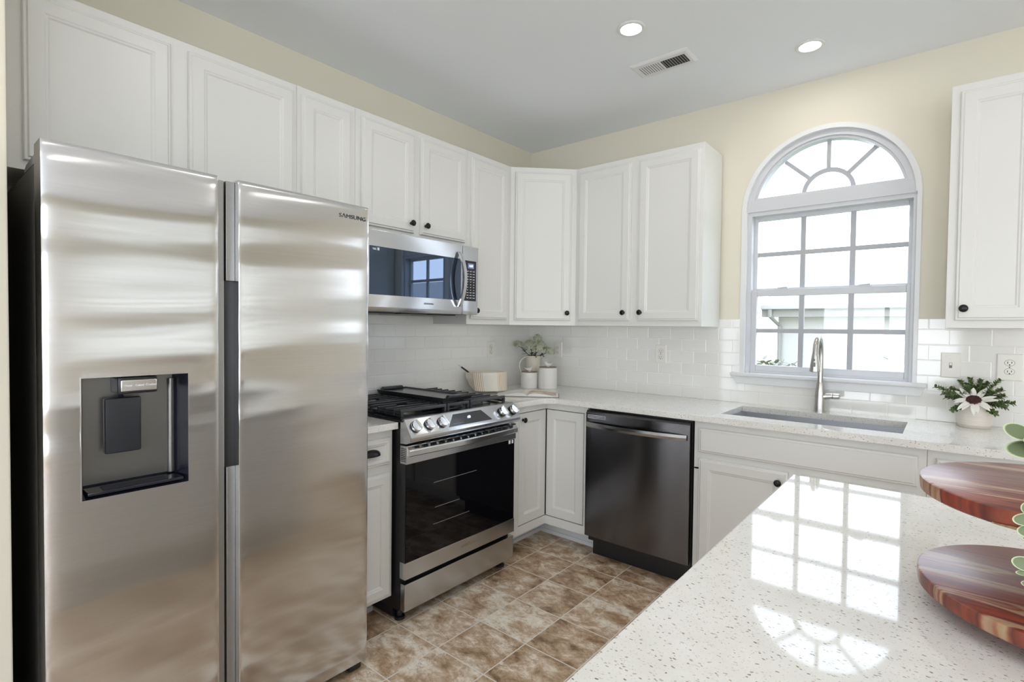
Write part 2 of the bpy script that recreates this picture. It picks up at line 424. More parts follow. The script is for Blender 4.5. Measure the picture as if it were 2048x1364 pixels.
def door_geo(O, F, w, h, t=0.02, stile=0.056):
    g = G()
    L = [(0, w, 0, h, 0), (0, w, 0, h, t - 0.010), (0.003, w - 0.003, 0.003, h - 0.003, t - 0.0055), (0.009, w - 0.009, 0.009, h - 0.009, t - 0.0045),
         (0.013, w - 0.013, 0.013, h - 0.013, t)]
    if stile:
        for i, hh in ((0, 0), (0.005, -0.003), (0.009, -0.0035), (0.014, -0.0075)):
            a = stile + i - 0.006
            L.append((a, w - a, a, h - a, t + hh))
    g.frame(O, *F, L)
    return g
KNOBP = [(0.008, 0), (0.008, 0.003), (0.0055, 0.005), (0.005, 0.014), (0.008, 0.017), (0.0155, 0.019), (0.016, 0.023), (0.013, 0.027), (0.006, 0.029)]
def cabinet_door(root, O, F, w, h, knob=None, t=0.02, stile=0.056):
    dr = obj('door', door_geo(O, F, w, h, t, stile), CAB, root)
    if knob:
        U, V, N = map(Vector, F)
        g = G(); g.lathe(Vector(O) + U * knob[0] + V * knob[1] + N * t, KNOBP, 20, N)
        obj('knob', g, BRONZE, dr, label='round oil-rubbed bronze knob')
    return dr

# ------------------------------------------------------------------ room shell
g = G(); g.box(-0.15, XR + 0.15, -0.14, DR + 0.15, -0.06, 0.0)
struct('floor', g, FLOOR)
g = G(); g.box(-0.15, XR + 0.15, -0.14, DR + 0.15, H, H + 0.2)
struct('ceiling', g, CEILM)
g = G(); g.box(-0.15, 0, -0.14, DR + 0.15, 0, H)
struct('wall_left', g, WALLM)

# window wall: arched opening + a tall dining window further right (seen in reflections)
WX0, WX1, WZ0, WSP = 1.572, 2.405, 1.085, 2.025
WCX = (WX0 + WX1) / 2; WR = (WX1 - WX0) / 2
PX0, PX1, PZ0, PZ1 = 3.80, 4.30, 1.0, 2.1
WT = 0.14
g = G()
g.box(0, WX0, -WT, 0, 0, H); g.box(WX0, WX1, -WT, 0, 0, WZ0); g.box(WX1, PX0, -WT, 0, 0, H)
g.box(PX0, PX1, -WT, 0, 0, PZ0); g.box(PX0, PX1, -WT, 0, PZ1, H); g.box(PX1, XR, -WT, 0, 0, H)
NA = 48
arc = [(WCX - WR * math.cos(PI * i / NA), WSP + WR * math.sin(PI * i / NA)) for i in range(NA + 1)]
for (xa, za), (xb, zb) in zip(arc[:-1], arc[1:]):
    g.prism([(xa, 0, za), (xb, 0, zb), (xb, 0, H), (xa, 0, H)], (0, -WT, 0))
struct('wall_back', g, WALLM, smooth=0)
# unseen rear and right walls; their openings are added to let daylight in
RO = [(0.9, 2.7), (3.3, 5.1)]
g = G()
for a, b in ((0, 0.9), (2.7, 3.3), (5.1, XR)): g.box(a, b, DR, DR + 0.14, 0, H)
for a, b in RO: g.box(a, b, DR, DR + 0.14, 2.15, H)
struct('wall_rear', g, WALLM)
g = G()
g.box(XR, XR + 0.14, -0.14, 0.1, 0, H); g.box(XR, XR + 0.14, 0.1, 2.1, 0, 1.05); g.box(XR, XR + 0.14, 0.1, 2.1, 2.25, H); g.box(XR, XR + 0.14, 2.1, 3.3, 0, H); g.box(XR, XR + 0.14, 3.3, 6.1, 0, 0.3); g.box(XR, XR + 0.14, 3.3, 6.1, 2.3, H); g.box(XR, XR + 0.14, 6.1, DR + 0.14, 0, H)
struct('wall_right', g, WALLM)
g = G(); g.box(0, 0.655, 3.033, 3.15, 0, H, 0.004)
struct('wall_near', g, WALLM)
def plain_window(n, ax, a0, a1, z0, z1, at, bars):  # windows out of view, put in for daylight and reflections
    w = thing('window_%d' % n, 'unseen white framed window for daylight and reflections', 'window', (at if ax == 'x' else (a0 + a1) / 2, (a0 + a1) / 2 if ax == 'x' else at, z0))
    w['kind'] = 'structure'
    def bx(g, p0, p1, q0, q1, t0, t1):
        if ax == 'd': g.box(p0, p1, at + t0, at + t1, q0, q1)
        else: g.box(at + t0, at + t1, p0, p1, q0, q1)
    g = G(); f = 0.06
    bx(g, a0, a1, z0, z0 + f, -0.03, 0.03); bx(g, a0, a1, z1 - f, z1, -0.03, 0.03)
    bx(g, a0, a0 + f, z0 + f, z1 - f, -0.03, 0.03); bx(g, a1 - f, a1, z0 + f, z1 - f, -0.03, 0.03)
    for k in range(1, bars):
        c = a0 + (a1 - a0) * k / bars
        bx(g, c - 0.03, c + 0.03, z0 + f, z1 - f, -0.02, 0.02)
    obj('window_frame', g, VINYL, w)
    g = G(); bx(g, a0 + f, a1 - f, z0 + f, z1 - f, -0.003, 0.003); obj('pane', g, GLASS, w)
    # portal: only guides the sky sampling
    pd = bpy.data.lights.new('daylight_portal', 'AREA'); pd.shape = 'RECTANGLE'; pd.size = a1 - a0; pd.size_y = z1 - z0; pd.cycles.is_portal = True
    return pd
def put_portal(pd, p, aim):
    o = bpy.data.objects.new('daylight_portal', pd); COL.objects.link(o); o.location = wv(p)
    o.rotation_euler = wv(aim).to_track_quat('-Z', 'Z').to_euler()
put_portal(plain_window(2, 'd', PX0, PX1, PZ0, PZ1, -0.07, 1), ((PX0 + PX1) / 2, -0.15, (PZ0 + PZ1) / 2), (0, 1, 0))
for k, (a, b) in enumerate(RO):
    put_portal(plain_window(3 + k, 'd', a, b, 0.0, 2.15, DR + 0.07, 2), ((a + b) / 2, DR + 0.16, 1.075), (0, -1, 0))
put_portal(plain_window(5, 'x', 3.3, 6.1, 0.3, 2.3, XR + 0.07, 3), (XR + 0.16, 4.7, 1.3), (-1, 0, 0))
put_portal(plain_window(6, 'x', 0.1, 2.1, 1.05, 2.25, XR + 0.10, 2), (XR + 0.17, 1.1, 1.65), (-1, 0, 0))
def shade_mat(name, col, f):
    m = bpy.data.materials.new(name); m.use_nodes = True
    N = m.node_tree.nodes; L = m.node_tree.links
    for n in list(N): N.remove(n)
    o = N.new('ShaderNodeOutputMaterial'); mix = N.new('ShaderNodeMixShader'); t = N.new('ShaderNodeBsdfTranslucent'); d = N.new('ShaderNodeBsdfDiffuse')
    t.inputs[0].default_value = (*col, 1); d.inputs[0].default_value = (0.8, 0.78, 0.74, 1); mix.inputs[0].default_value = f
    L.new(d.outputs[0], mix.inputs[1]); L.new(t.outputs[0], mix.inputs[2]); L.new(mix.outputs[0], o.inputs[0])
    return m
r = thing('window_shade', 'unseen banded shade added for the bands reflected in the refrigerator', 'shade', (XR + 0.03, 1.1, 1.05))  # added out of view: its bands streak the refrigerator's reflection
SHA = shade_mat('sheer_fabric', (0.85, 0.84, 0.80), 0.60); SHB = shade_mat('dense_fabric', (0.5, 0.47, 0.42), 0.22)
zz = 1.06; k = 0
while zz < 2.20:
    h = (0.17, 0.07)[k % 2]; g = G(); g.box(XR + 0.028, XR + 0.030, 0.12, 2.08, zz, min(zz + h, 2.21)); obj(('sheer_band', 'dense_band')[k % 2], g, (SHA, SHB)[k % 2], r, smooth=0); zz += h; k += 1
g = G(); g.tube([(XR + 0.03, 0.11, 2.225), (XR + 0.03, 2.09, 2.225)], 0.022, 14, up=(1, 0, 0)); obj('roller', g, TRIM, r)
pd = bpy.data.lights.new('daylight_portal', 'AREA'); pd.shape = 'RECTANGLE'; pd.size = 0.84; pd.size_y = 1.37; pd.cycles.is_portal = True
put_portal(pd, (WCX, -0.2, 1.76), (0, 1, 0))

# ------------------------------------------------------------------ arched kitchen window
win = thing('window_1', 'white vinyl arched window with grilles above the sink', 'window', (WCX, -0.05, WZ0)); win['kind'] = 'structure'
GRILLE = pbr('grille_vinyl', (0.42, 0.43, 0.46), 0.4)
def arcpts(r, cx, cz, a0, a1, n): return [(cx + r * math.cos(a0 + (a1 - a0) * i / n), cz + r * math.sin(a0 + (a1 - a0) * i / n)) for i in range(n + 1)]
def arcband(g, r0, r1, cx, cz, a0, a1, d0, d1, n=48):
    A = arcpts(r0, cx, cz, a0, a1, n); Bq = arcpts(r1, cx, cz, a0, a1, n)
    R = [[(p[0], d0, p[1]), (q[0], d0, q[1]), (q[0], d1, q[1]), (p[0], d1, p[1])] for p, q in zip(A, Bq)]
    g.rings(R)
# casing bead round the arch and down the sides
g = G()
arcband(g, WR - 0.024, WR + 0.001, WCX, WSP, 0, PI, -0.12, 0.006)
g.box(WX0 - 0.001, WX0 + 0.028, -0.12, 0.006, WZ0, WSP); g.box(WX1 - 0.018, WX1 + 0.001, -0.12, 0.006, WZ0, WSP)
obj('casing', g, TRIM, win)
# arch unit
GR = 0.351
g = G()
arcband(g, GR + 0.012, WR - 0.02, WCX, WSP, 0, PI, -0.10, -0.022)
arcband(g, GR, GR + 0.014, WCX, WSP, 0, PI, -0.09, -0.034)
g.box(WX0 + 0.02, WX1 - 0.015, -0.10, -0.012, 2.022, 2.088, 0.003)
g.box(WX0 + 0.04, WX1 - 0.035, -0.09, -0.028, 2.088, 2.104, 0.002)
obj('arch_frame', g, VINYL, win)
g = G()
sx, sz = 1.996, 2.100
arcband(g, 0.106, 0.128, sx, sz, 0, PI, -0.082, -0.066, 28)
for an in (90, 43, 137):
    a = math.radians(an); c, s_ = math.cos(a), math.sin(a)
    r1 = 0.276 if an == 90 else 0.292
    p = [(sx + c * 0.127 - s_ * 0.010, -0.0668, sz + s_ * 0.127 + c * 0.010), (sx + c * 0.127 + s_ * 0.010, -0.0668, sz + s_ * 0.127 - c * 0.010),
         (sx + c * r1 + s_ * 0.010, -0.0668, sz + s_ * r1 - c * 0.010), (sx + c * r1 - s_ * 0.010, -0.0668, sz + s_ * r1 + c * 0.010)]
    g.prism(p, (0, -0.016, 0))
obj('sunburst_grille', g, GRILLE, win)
g = G()
A = [(WCX + (GR + 0.006) * math.cos(t), -0.074, WSP + (GR + 0.006) * math.sin(t)) for t in [0.215 + (PI - 0.43) * i / 40 for i in range(41)]]
g.prism(A, (0, 0.003, 0)); obj('pane', g, GLASS, win, smooth=0)
# sash frame, two sashes with 3x2 grilles
g = G()
g.box(1.598, 1.622, -0.12, -0.02, WZ0, 2.022); g.box(2.372, 2.392, -0.12, -0.02, WZ0, 2.022); g.box(1.622, 2.372, -0.12, -0.02, 2.0, 2.022)
g.box(1.622, 2.372, -0.12, -0.035, WZ0, 1.098)
obj('sash_frame', g, VINYL, win)
def sash(x0, x1, z0, z1, gx0, gx1, gz0, gz1, d0, d1, name):
    s = G()
    s.box(x0, gx0, d0, d1, z0, z1, 0.003); s.box(gx1, x1, d0, d1, z0, z1, 0.003)
    s.box(gx0, gx1, d0, d1, z0, gz0, 0.003); s.box(gx0, gx1, d0, d1, gz1, z1, 0.003)
    so = obj(name, s, VINYL, win)
    gr = G(); m = (d0 + d1) / 2
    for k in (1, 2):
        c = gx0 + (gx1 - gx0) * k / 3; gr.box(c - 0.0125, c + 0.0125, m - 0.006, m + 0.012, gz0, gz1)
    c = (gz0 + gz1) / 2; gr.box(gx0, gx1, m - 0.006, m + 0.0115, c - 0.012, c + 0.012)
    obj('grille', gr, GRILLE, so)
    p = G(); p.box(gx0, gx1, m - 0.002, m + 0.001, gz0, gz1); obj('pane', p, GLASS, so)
    return so
sash(1.617, 2.378, 1.545, 2.003, 1.642, 2.353, 1.583, 1.978, -0.105, -0.075, 'upper_sash')
low = sash(1.600, 2.388, 1.096, 1.572, 1.651, 2.352, 1.133, 1.535, -0.072, -0.040, 'lower_sash')
for cx in (1.78, 2.17):
    g = G(); g.box(cx - 0.035, cx + 0.035, -0.07, -0.045, 1.572, 1.578, 0.002); g.tube([(cx - 0.02, -0.05, 1.58), (cx + 0.03, -0.045, 1.583)], 0.004, 8)
    obj('sash_lock', g, VINYL, low)
g = G()
g.box(1.530, 2.447, -0.12, 0.038, 1.066, 1.086, 0.006, 3)
obj('stool', g, TRIM, win)
g = G(); g.prism([(1.545, 0.0085, 1.066), (2.437, 0.0085, 1.066), (2.424, 0.0085, 1.022), (1.560, 0.0085, 1.022)], (0, 0.014, 0), 0.003)
obj('apron', g, TRIM, win)

# ------------------------------------------------------------------ tiled backsplash
g = G()
g.box(0.0, WX0 + 0.001, 0.0005, 0.008, ZC, 1.400, 0.002); g.box(WX1 - 0.001, 3.42, 0.0005, 0.008, ZC, 1.400, 0.002); g.box(WX0, WX1, 0.0005, 0.008, ZC, 1.062)
o = single('tile_backsplash', g, SUBX, 'white subway tile backsplash under and beside the arched window', 'backsplash')
g = G(); g.box(0.0005, 0.008, 0.008, 2.046, ZC, 1.400)
single('tile_backsplash', g, SUBY, 'white subway tile backsplash behind the gas range and below the microwave', 'backsplash')

# ------------------------------------------------------------------ wall cabinets
GU = 'white wall cabinets'
def wall_cab_left(label, d0, d1, z0, doors, knobs):
    r = thing('wall_cabinet', label, 'cabinet', (0.15, (d0 + d1) / 2, z0), GU)
    g = G(); g.box(0.009, UD, d0 + 0.0006, d1 - 0.0006, z0, ZT, 0.0015); obj('cabinet_box', g, CAB, r)
    for (a, b, za, zb), k in zip(doors, knobs):      # a < b in d
        cabinet_door(r, (UD + 0.0005, b, za), FX, b - a, zb - za, None if k is None else (b - k[0], k[1] - za))
    return r
DT = 2.352
wall_cab_left('white two-door cabinet above the refrigerator', 2.075, 3.030, 1.806, [(2.561, 2.960, 1.835, DT), (2.093, 2.503, 1.835, DT)], [(2.585, 1.87), (2.475, 1.87)])
wall_cab_left('narrow white single-door cabinet between refrigerator cabinet and microwave cabinet', 1.781, 2.075, ZB, [(1.810, 2.057, 1.386, DT)], [(1.838, 1.436)])
wall_cab_left('short white two-door cabinet directly above the microwave', 1.016, 1.781, 1.800, [(1.4261, 1.7515, 1.832, DT), (1.0422, 1.3816, 1.832, DT)], [(1.4545, 1.880), (1.354, 1.880)])
wall_cab_left('tall narrow white cabinet right of the microwave', 0.6155, 1.016, ZB, [(0.655, 0.990, 1.386, DT)], [(0.960, 1.436)])
# diagonal corner cabinet
r = thing('wall_cabinet', 'diagonal white corner cabinet where the two walls meet', 'cabinet', (0.25, 0.25, ZB), GU)
g = G(); g.prism([(0.009, 0.009, ZB), (0.615, 0.009, ZB), (0.615, UD, ZB), (UD, 0.615, ZB), (0.009, 0.615, ZB)], (0, 0, ZT - ZB)); obj('cabinet_box', g, CAB, r)
P0 = Vector((UD, 0.6155, 1.386)); U = Vector(FG[0])
cabinet_door(r, P0 + U * 0.030 + Vector(FG[2]) * 0.0005, FG, 0.373, DT - 1.386, (0.373 - 0.028, 0.050))
def wall_cab_back(label, x0, x1, doors):
    r = thing('wall_cabinet', label, 'cabinet', ((x0 + x1) / 2, 0.15, ZB), GU)
    g = G(); g.box(x0, x1, 0.009, UD, ZB, ZT, 0.0015); obj('cabinet_box', g, CAB, r)
    for a, b, k in doors: cabinet_door(r, (a, UD + 0.0005, 1.386), FD, b - a, DT - 1.386, (k - a, 0.050))
wall_cab_back('tall white two-door cabinet left of the arched window', 0.616, 1.454, [(0.6414, 1.0148, 0.980), (1.0667, 1.4372, 1.092)])
wall_cab_back('tall white cabinet right of the arched window with a bronze knob', 2.507, 2.815, [(2.537, 2.785, 2.564)])

# ------------------------------------------------------------------ base cabinets
def kick(root, boxes):
    g = G()
    for b in boxes: g.box(*b)
    obj('toe_kick', g, TRIM, root)
# small drawer base between fridge and range
ZF = 0.8775
r = thing('base_cabinet', 'white drawer base squeezed between the refrigerator and the range', 'cabinet', (0.3, 1.91, 0))
g = G(); g.box(0.009, B, 1.785, 2.040, 0.115, ZF - 0.0005, 0.0015); obj('cabinet_box', g, CAB, r)
kick(r, [(0.02, 0.455, 1.79, 2.035, 0.0, 0.115), (0.455, 0.468, 1.79, 2.035, 0.0, 0.07), (0.468, 0.476, 1.79, 2.035, 0.0, 0.022)])
dw = obj('drawer', door_geo((B + 0.0005, 2.026, 0.7227), FX, 0.226, 0.119, 0.02, 0.026), CAB, r)
g = G()
cc = Vector((B + 0.021, 1.913, 0.775)); R = []
for i in range(9):
    a = PI / 2 * i / 8
    R.append([cc + Vector((0.024 * math.cos(a) * math.sin(PI * k / 16) + 0.0005, 0.047 * math.cos(PI * k / 16) * (math.cos(a) * 0.25 + 0.75) if i < 8 else 0.0, 0.026 * math.sin(a) - 0.008)) for k in range(17)])
R = [[cc + Vector((0.026 * math.sin(PI * k / 16) * math.cos(PI / 2 * i / 8), 0.047 * math.cos(PI * k / 16), 0.028 * math.sin(PI / 2 * i / 8) * (0.25 + 0.75 * math.sin(PI * k / 16)))) for k in range(17)] for i in range(9)]
g.rings(R, closed=False, cap0=False, cap1=False)
bmesh.ops.solidify(g.bm, geom=g.bm.faces[:], thickness=0.002)
obj('cup_pull', g, BRONZE, dw, label='dark bronze cup pull')
cabinet_door(r, (B + 0.0005, 2.026, 0.130), FX, 0.226, 0.555, None, 0.02, 0.05)
# corner base with inset angled doors
r = thing('base_cabinet', 'white corner base cabinet with two right-angled doors beside the dishwasher', 'cabinet', (0.35, 0.35, 0))
g = G()
g.prism([(0.009, 0.009, 0.115), (0.911, 0.009, 0.115), (0.911, B - 0.022, 0.115), (B - 0.022, B - 0.022, 0.115), (B - 0.022, 1.010, 0.115), (0.009, 1.010, 0.115)], (0, 0, ZF - 0.1155))
obj('cabinet_box', g, pbr('cabinet_inside', (0.10, 0.09, 0.08), 0.7), r)
g = G()
b0 = B - 0.0215
g.box(b0, B, 0.880, 1.010, 0.115, ZF, 0.001); g.box(b0, B, B - 0.02, 0.880, 0.115, 0.166); g.box(b0, B, B - 0.02, 0.880, 0.836, ZF)
g.box(0.887, 0.911, b0, B, 0.115, ZF, 0.001); g.box(B, 0.887, b0, B, 0.115, 0.166); g.box(B, 0.887, b0, B, 0.836, ZF)
obj('face_frame', g, CAB, r)
def inset_door(O, F, w, h, knob=None):
    g = G(); t = 0.019
    L = [(0, w, 0, h, 0), (0, w, 0, h, t - 0.001), (0.001, w - 0.001, 0.001, h - 0.001, t)]
    for i, hh in ((0, 0), (0.006, -0.004), (0.014, -0.008)):
        a = 0.052 + i; L.append((a, w - a, a, h - a, t + hh))
    g.frame(O, *F, L); o = obj('door', g, CAB, r)
    if knob:
        k = G(); k.lathe(Vector(O) + Vector(F[0]) * knob[0] + Vector(F[1]) * knob[1] + Vector(F[2]) * t, KNOBP, 20, F[2]); obj('knob', k, BRONZE, o)
inset_door((B - 0.0205, 0.875, 0.171), FX, 0.262, 0.660, (0.032, 0.622))
inset_door((B + 0.003, B - 0.0205, 0.171), FD, 0.268, 0.660)
kick(r, [(0.02, 0.468, 0.02, 1.005, 0.0, 0.115), (0.468, 0.912, 0.02, 0.468, 0.0, 0.115), (0.468, 0.476, 0.476, 1.005, 0.0, 0.075), (0.468, 0.912, 0.468, 0.476, 0.0, 0.075),
         (0.476, 0.485, 0.485, 1.005, 0.0, 0.022), (0.476, 0.912, 0.476, 0.485, 0.0, 0.022)])
# sink base
r = thing('base_cabinet', 'white sink base cabinet with a wide false drawer front', 'cabinet', (2.0, 0.3, 0))
g = G()
g.box(1.541, 2.4655, 0.02, B, 0.115, 0.64, 0.0015); g.box(1.541, 2.4655, 0.585, B, 0.63, ZF, 0.001); g.box(1.541, 1.575, 0.02, 0.59, 0.63, ZF); g.box(2.44, 2.4655, 0.02, 0.59, 0.63, ZF)
obj('cabinet_box', g, CAB, r)
obj('drawer_front', door_geo((1.5665, B + 0.0005, 0.720), FD, 0.872, 0.122, 0.02, 0), CAB, r)
cabinet_door(r, (1.5680, B + 0.0005, 0.135), FD, 0.408, 0.555, (0.370, 0.505))
cabinet_door(r, (2.030, B + 0.0005, 0.135), FD, 0.408, 0.555, (0.038, 0.505))
kick(r, [(1.545, 2.462, 0.02, 0.468, 0.0, 0.115), (1.545, 2.462, 0.468, 0.476, 0, 0.075)])
r = thing('base_cabinet', 'white drawer base right of the sink behind the wooden tray', 'cabinet', (2.9, 0.3, 0))
g = G(); g.box(2.4665, 3.38, 0.02, B, 0.115, ZF - 0.0005, 0.0015); obj('cabinet_box', g, CAB, r)
for a in (2.494, 2.942):
    obj('drawer', door_geo((a, B + 0.0005, 0.720), FD, 0.41, 0.122, 0.02, 0), CAB, r)
    cabinet_door(r, (a, B + 0.0005, 0.135), FD, 0.41, 0.555, (0.37, 0.505))
kick(r, [(2.47, 3.376, 0.02, 0.468, 0.0, 0.115)])

# ------------------------------------------------------------------ countertops
def slab(poly, z0, z1, bevel=0.003): g = G(); g.prism([(x, d, z0) for x, d in poly], (0, 0, z1 - z0), bevel); return g
SX0, SX1, SD0, SD1 = 1.634, 2.381, 0.140, 0.512
g = G()
z0 = 0.878
inner = [(CE, 1.012), (CE, 0.745)] + [(CE + 0.095 * (1 - math.cos(t)), 0.745 - 0.095 * math.sin(t)) for t in [PI / 2 * i / 8 for i in range(1, 9)]]
g.prism([(x, d, z0) for x, d in [(0.0085, 0.0085), (SX0, 0.0085), (SX0, CE)] + inner[::-1] + [(0.0085, 1.012)]], (0, 0, ZC - z0), 0.0025)
g.box(SX0, SX1, 0.0085, SD0, z0, ZC); g.box(SX0, SX1, SD1, CE, z0, ZC); g.box(SX1, 3.40, 0.0085, CE, z0, ZC)
bmesh.ops.remove_doubles(g.bm, verts=g.bm.verts, dist=0.0001)
single('countertop', g, QZ, 'long white speckled quartz countertop with the sink cut into it', 'countertop')
single('countertop', slab([(0.0085, 1.782), (CE, 1.782), (CE, 2.040), (0.0085, 2.040)], z0, ZC), QZ, 'short white quartz countertop piece between refrigerator and range', 'countertop')
single('countertop', slab([(2.173, 1.520), (3.25, 1.520), (3.25, 2.94), (2.173, 2.94)], z0, ZC, 0.004), QZ, 'foreground island countertop of speckled white quartz under the trays', 'countertop')
r = thing('island_cabinet', 'white island base under the foreground quartz top', 'cabinet', (2.7, 2.2, 0))
g = G(); g.box(2.215, 3.21, 1.56, 2.90, 0.10, 0.8775, 0.002); obj('cabinet_box', g, CAB, r)
for i in range(3):
    obj('end_panel', door_geo((2.2145, 1.60 + 0.435 * i, 0.14), ((0, 1, 0), (0, 0, 1), (-1, 0, 0)), 0.40, 0.70, 0.02), CAB, r)
g = G(); g.box(2.25, 3.18, 1.60, 2.86, 0, 0.10); obj('toe_kick', g, TRIM, r)

# ------------------------------------------------------------------ sink and faucet
r = thing('kitchen_sink', 'stainless undermount sink set in the long quartz countertop', 'sink', ((SX0 + SX1) / 2, 0.326, 0.66))
g = G()
e = 0.006; R = []
for ins, z in ((-0.012, 0.8770), (-e, 0.8770), (-e, 0.8765), (0.0, 0.70), (0.03, 0.672), (0.06, 0.668)):
    R.append([(SX0 + ins, SD0 + ins, z), (SX1 - ins, SD0 + ins, z), (SX1 - ins, SD1 - ins, z), (SX0 + ins, SD1 - ins, z)])
R2 = [(SX0 - e + 0, SD0 - e, 0.0)]
g.rings(R, cap0=False)
obj('basin', g, SINKM, r, smooth=50)
g = G(); g.lathe((2.0, 0.30, 0.6685), [(0.045, 0), (0.045, 0.002), (0.036, 0.003), (0.03, 0.0005)], 28); obj('drain', g, STB, r)
r = thing('faucet', 'brushed nickel pull-down faucet in front of the window', 'faucet', (2.006, 0.082, ZC))
fx, fd = 2.006, 0.082
g = G(); g.lathe((fx, fd, ZC), [(0.0285, 0), (0.0285, 0.004), (0.0265, 0.03), (0.025, 0.08), (0.0215, 0.115), (0.0165, 0.15), (0.0145, 0.158)], 32); obj('base', g, NICK, r)
pts = [(fx, fd, ZC + 0.156), (fx, fd, ZC + 0.30)]
for i in range(1, 15):
    a = PI * i / 14 * 0.97; pts.append((fx, fd + 0.0775 * (1 - math.cos(a)), ZC + 0.30 + 0.0975 * math.sin(a)))
pts[1:1] = [(fx, fd, ZC + 0.2), (fx, fd, ZC + 0.25)]
g = G(); g.tube(pts, 0.0132, 18, up=(0, 1, 0)); obj('spout', g, NICK, r, smooth=60)
hx, hd, hz = pts[-1]
g = G(); g.lathe((hx, hd, hz + 0.002), [(0.0132, 0), (0.0145, -0.004), (0.0158, -0.012), (0.0225, -0.062), (0.0245, -0.082), (0.0245, -0.088), (0.021, -0.091)], 28); sp = obj('spray_head', g, NICK, r)
g = G(); g.lathe((hx - 0.002, hd + 0.0165, hz - 0.028), [(0.006, 0), (0.006, 0.003), (0.004, 0.004)], 16, (0, 1, 0.1)); g.box(hx - 0.009, hx + 0.006, hd + 0.018, hd + 0.0232, hz - 0.062, hz - 0.040, 0.003)
obj('spray_button', g, MGREY, sp)
g = G(); g.tube([(fx, fd, ZC + 0.078), (fx + 0.03, fd, ZC + 0.086), (fx + 0.055, fd, ZC + 0.089), (fx + 0.058, fd, ZC + 0.089)], [0.017, 0.0165, 0.016, 0.0155], 18); hb = obj('handle', g, NICK, r)
g = G(); g.tube([(fx + 0.0585, fd, ZC + 0.089), (fx + 0.061, fd, ZC + 0.089), (fx + 0.086, fd, ZC + 0.090), (fx + 0.090, fd, ZC + 0.090)], [0.0145, 0.0165, 0.0155, 0.013], 18); obj('lever', g, NICK, hb)

# ------------------------------------------------------------------ refrigerator
fr = thing('refrigerator', 'stainless side-by-side refrigerator with an ice and water dispenser', 'refrigerator', (0.42, 2.52, 0))
g = G(); g.box(0.06, 0.718, 2.058, 2.982, 0.04, 1.752, 0.004); obj('body', g, DGREY, fr)
g = G(); g.box(0.70, 0.742, 2.07, 2.97, 0.012, 0.042); obj('base_grille', g, BLK, fr)
for dd in (2.09, 2.95):
    g = G(); g.box(0.70, 0.79, dd - 0.025, dd + 0.025, 0.004, 0.030, 0.004); g.lathe((0.74, dd, 0), [(0.022, 0), (0.022, 0.012)], 16); obj('foot', g, BLK, fr)
g = G(); g.prism([(0.50, 2.935, 1.7525), (0.735, 2.935, 1.7525), (0.735, 2.935, 1.792), (0.70, 2.935, 1.792), (0.66, 2.935, 1.778), (0.53, 2.935, 1.772), (0.50, 2.935, 1.762)], (0, 0.047, 0), 0.003); obj('hinge_cover', g, MGREY, fr)
g = G(); g.prism([(0.50, 2.060, 1.7525), (0.735, 2.060, 1.7525), (0.735, 2.060, 1.780), (0.53, 2.060, 1.772)], (0, 0.047, 0), 0.003); obj('hinge_cover', g, MGREY, fr)
XF = 0.809; FZ0, FZ1 = 0.040, 1.785
def smooth01(t): t = max(0.0, min(1.0, t)); return t * t * (3 - 2 * t)
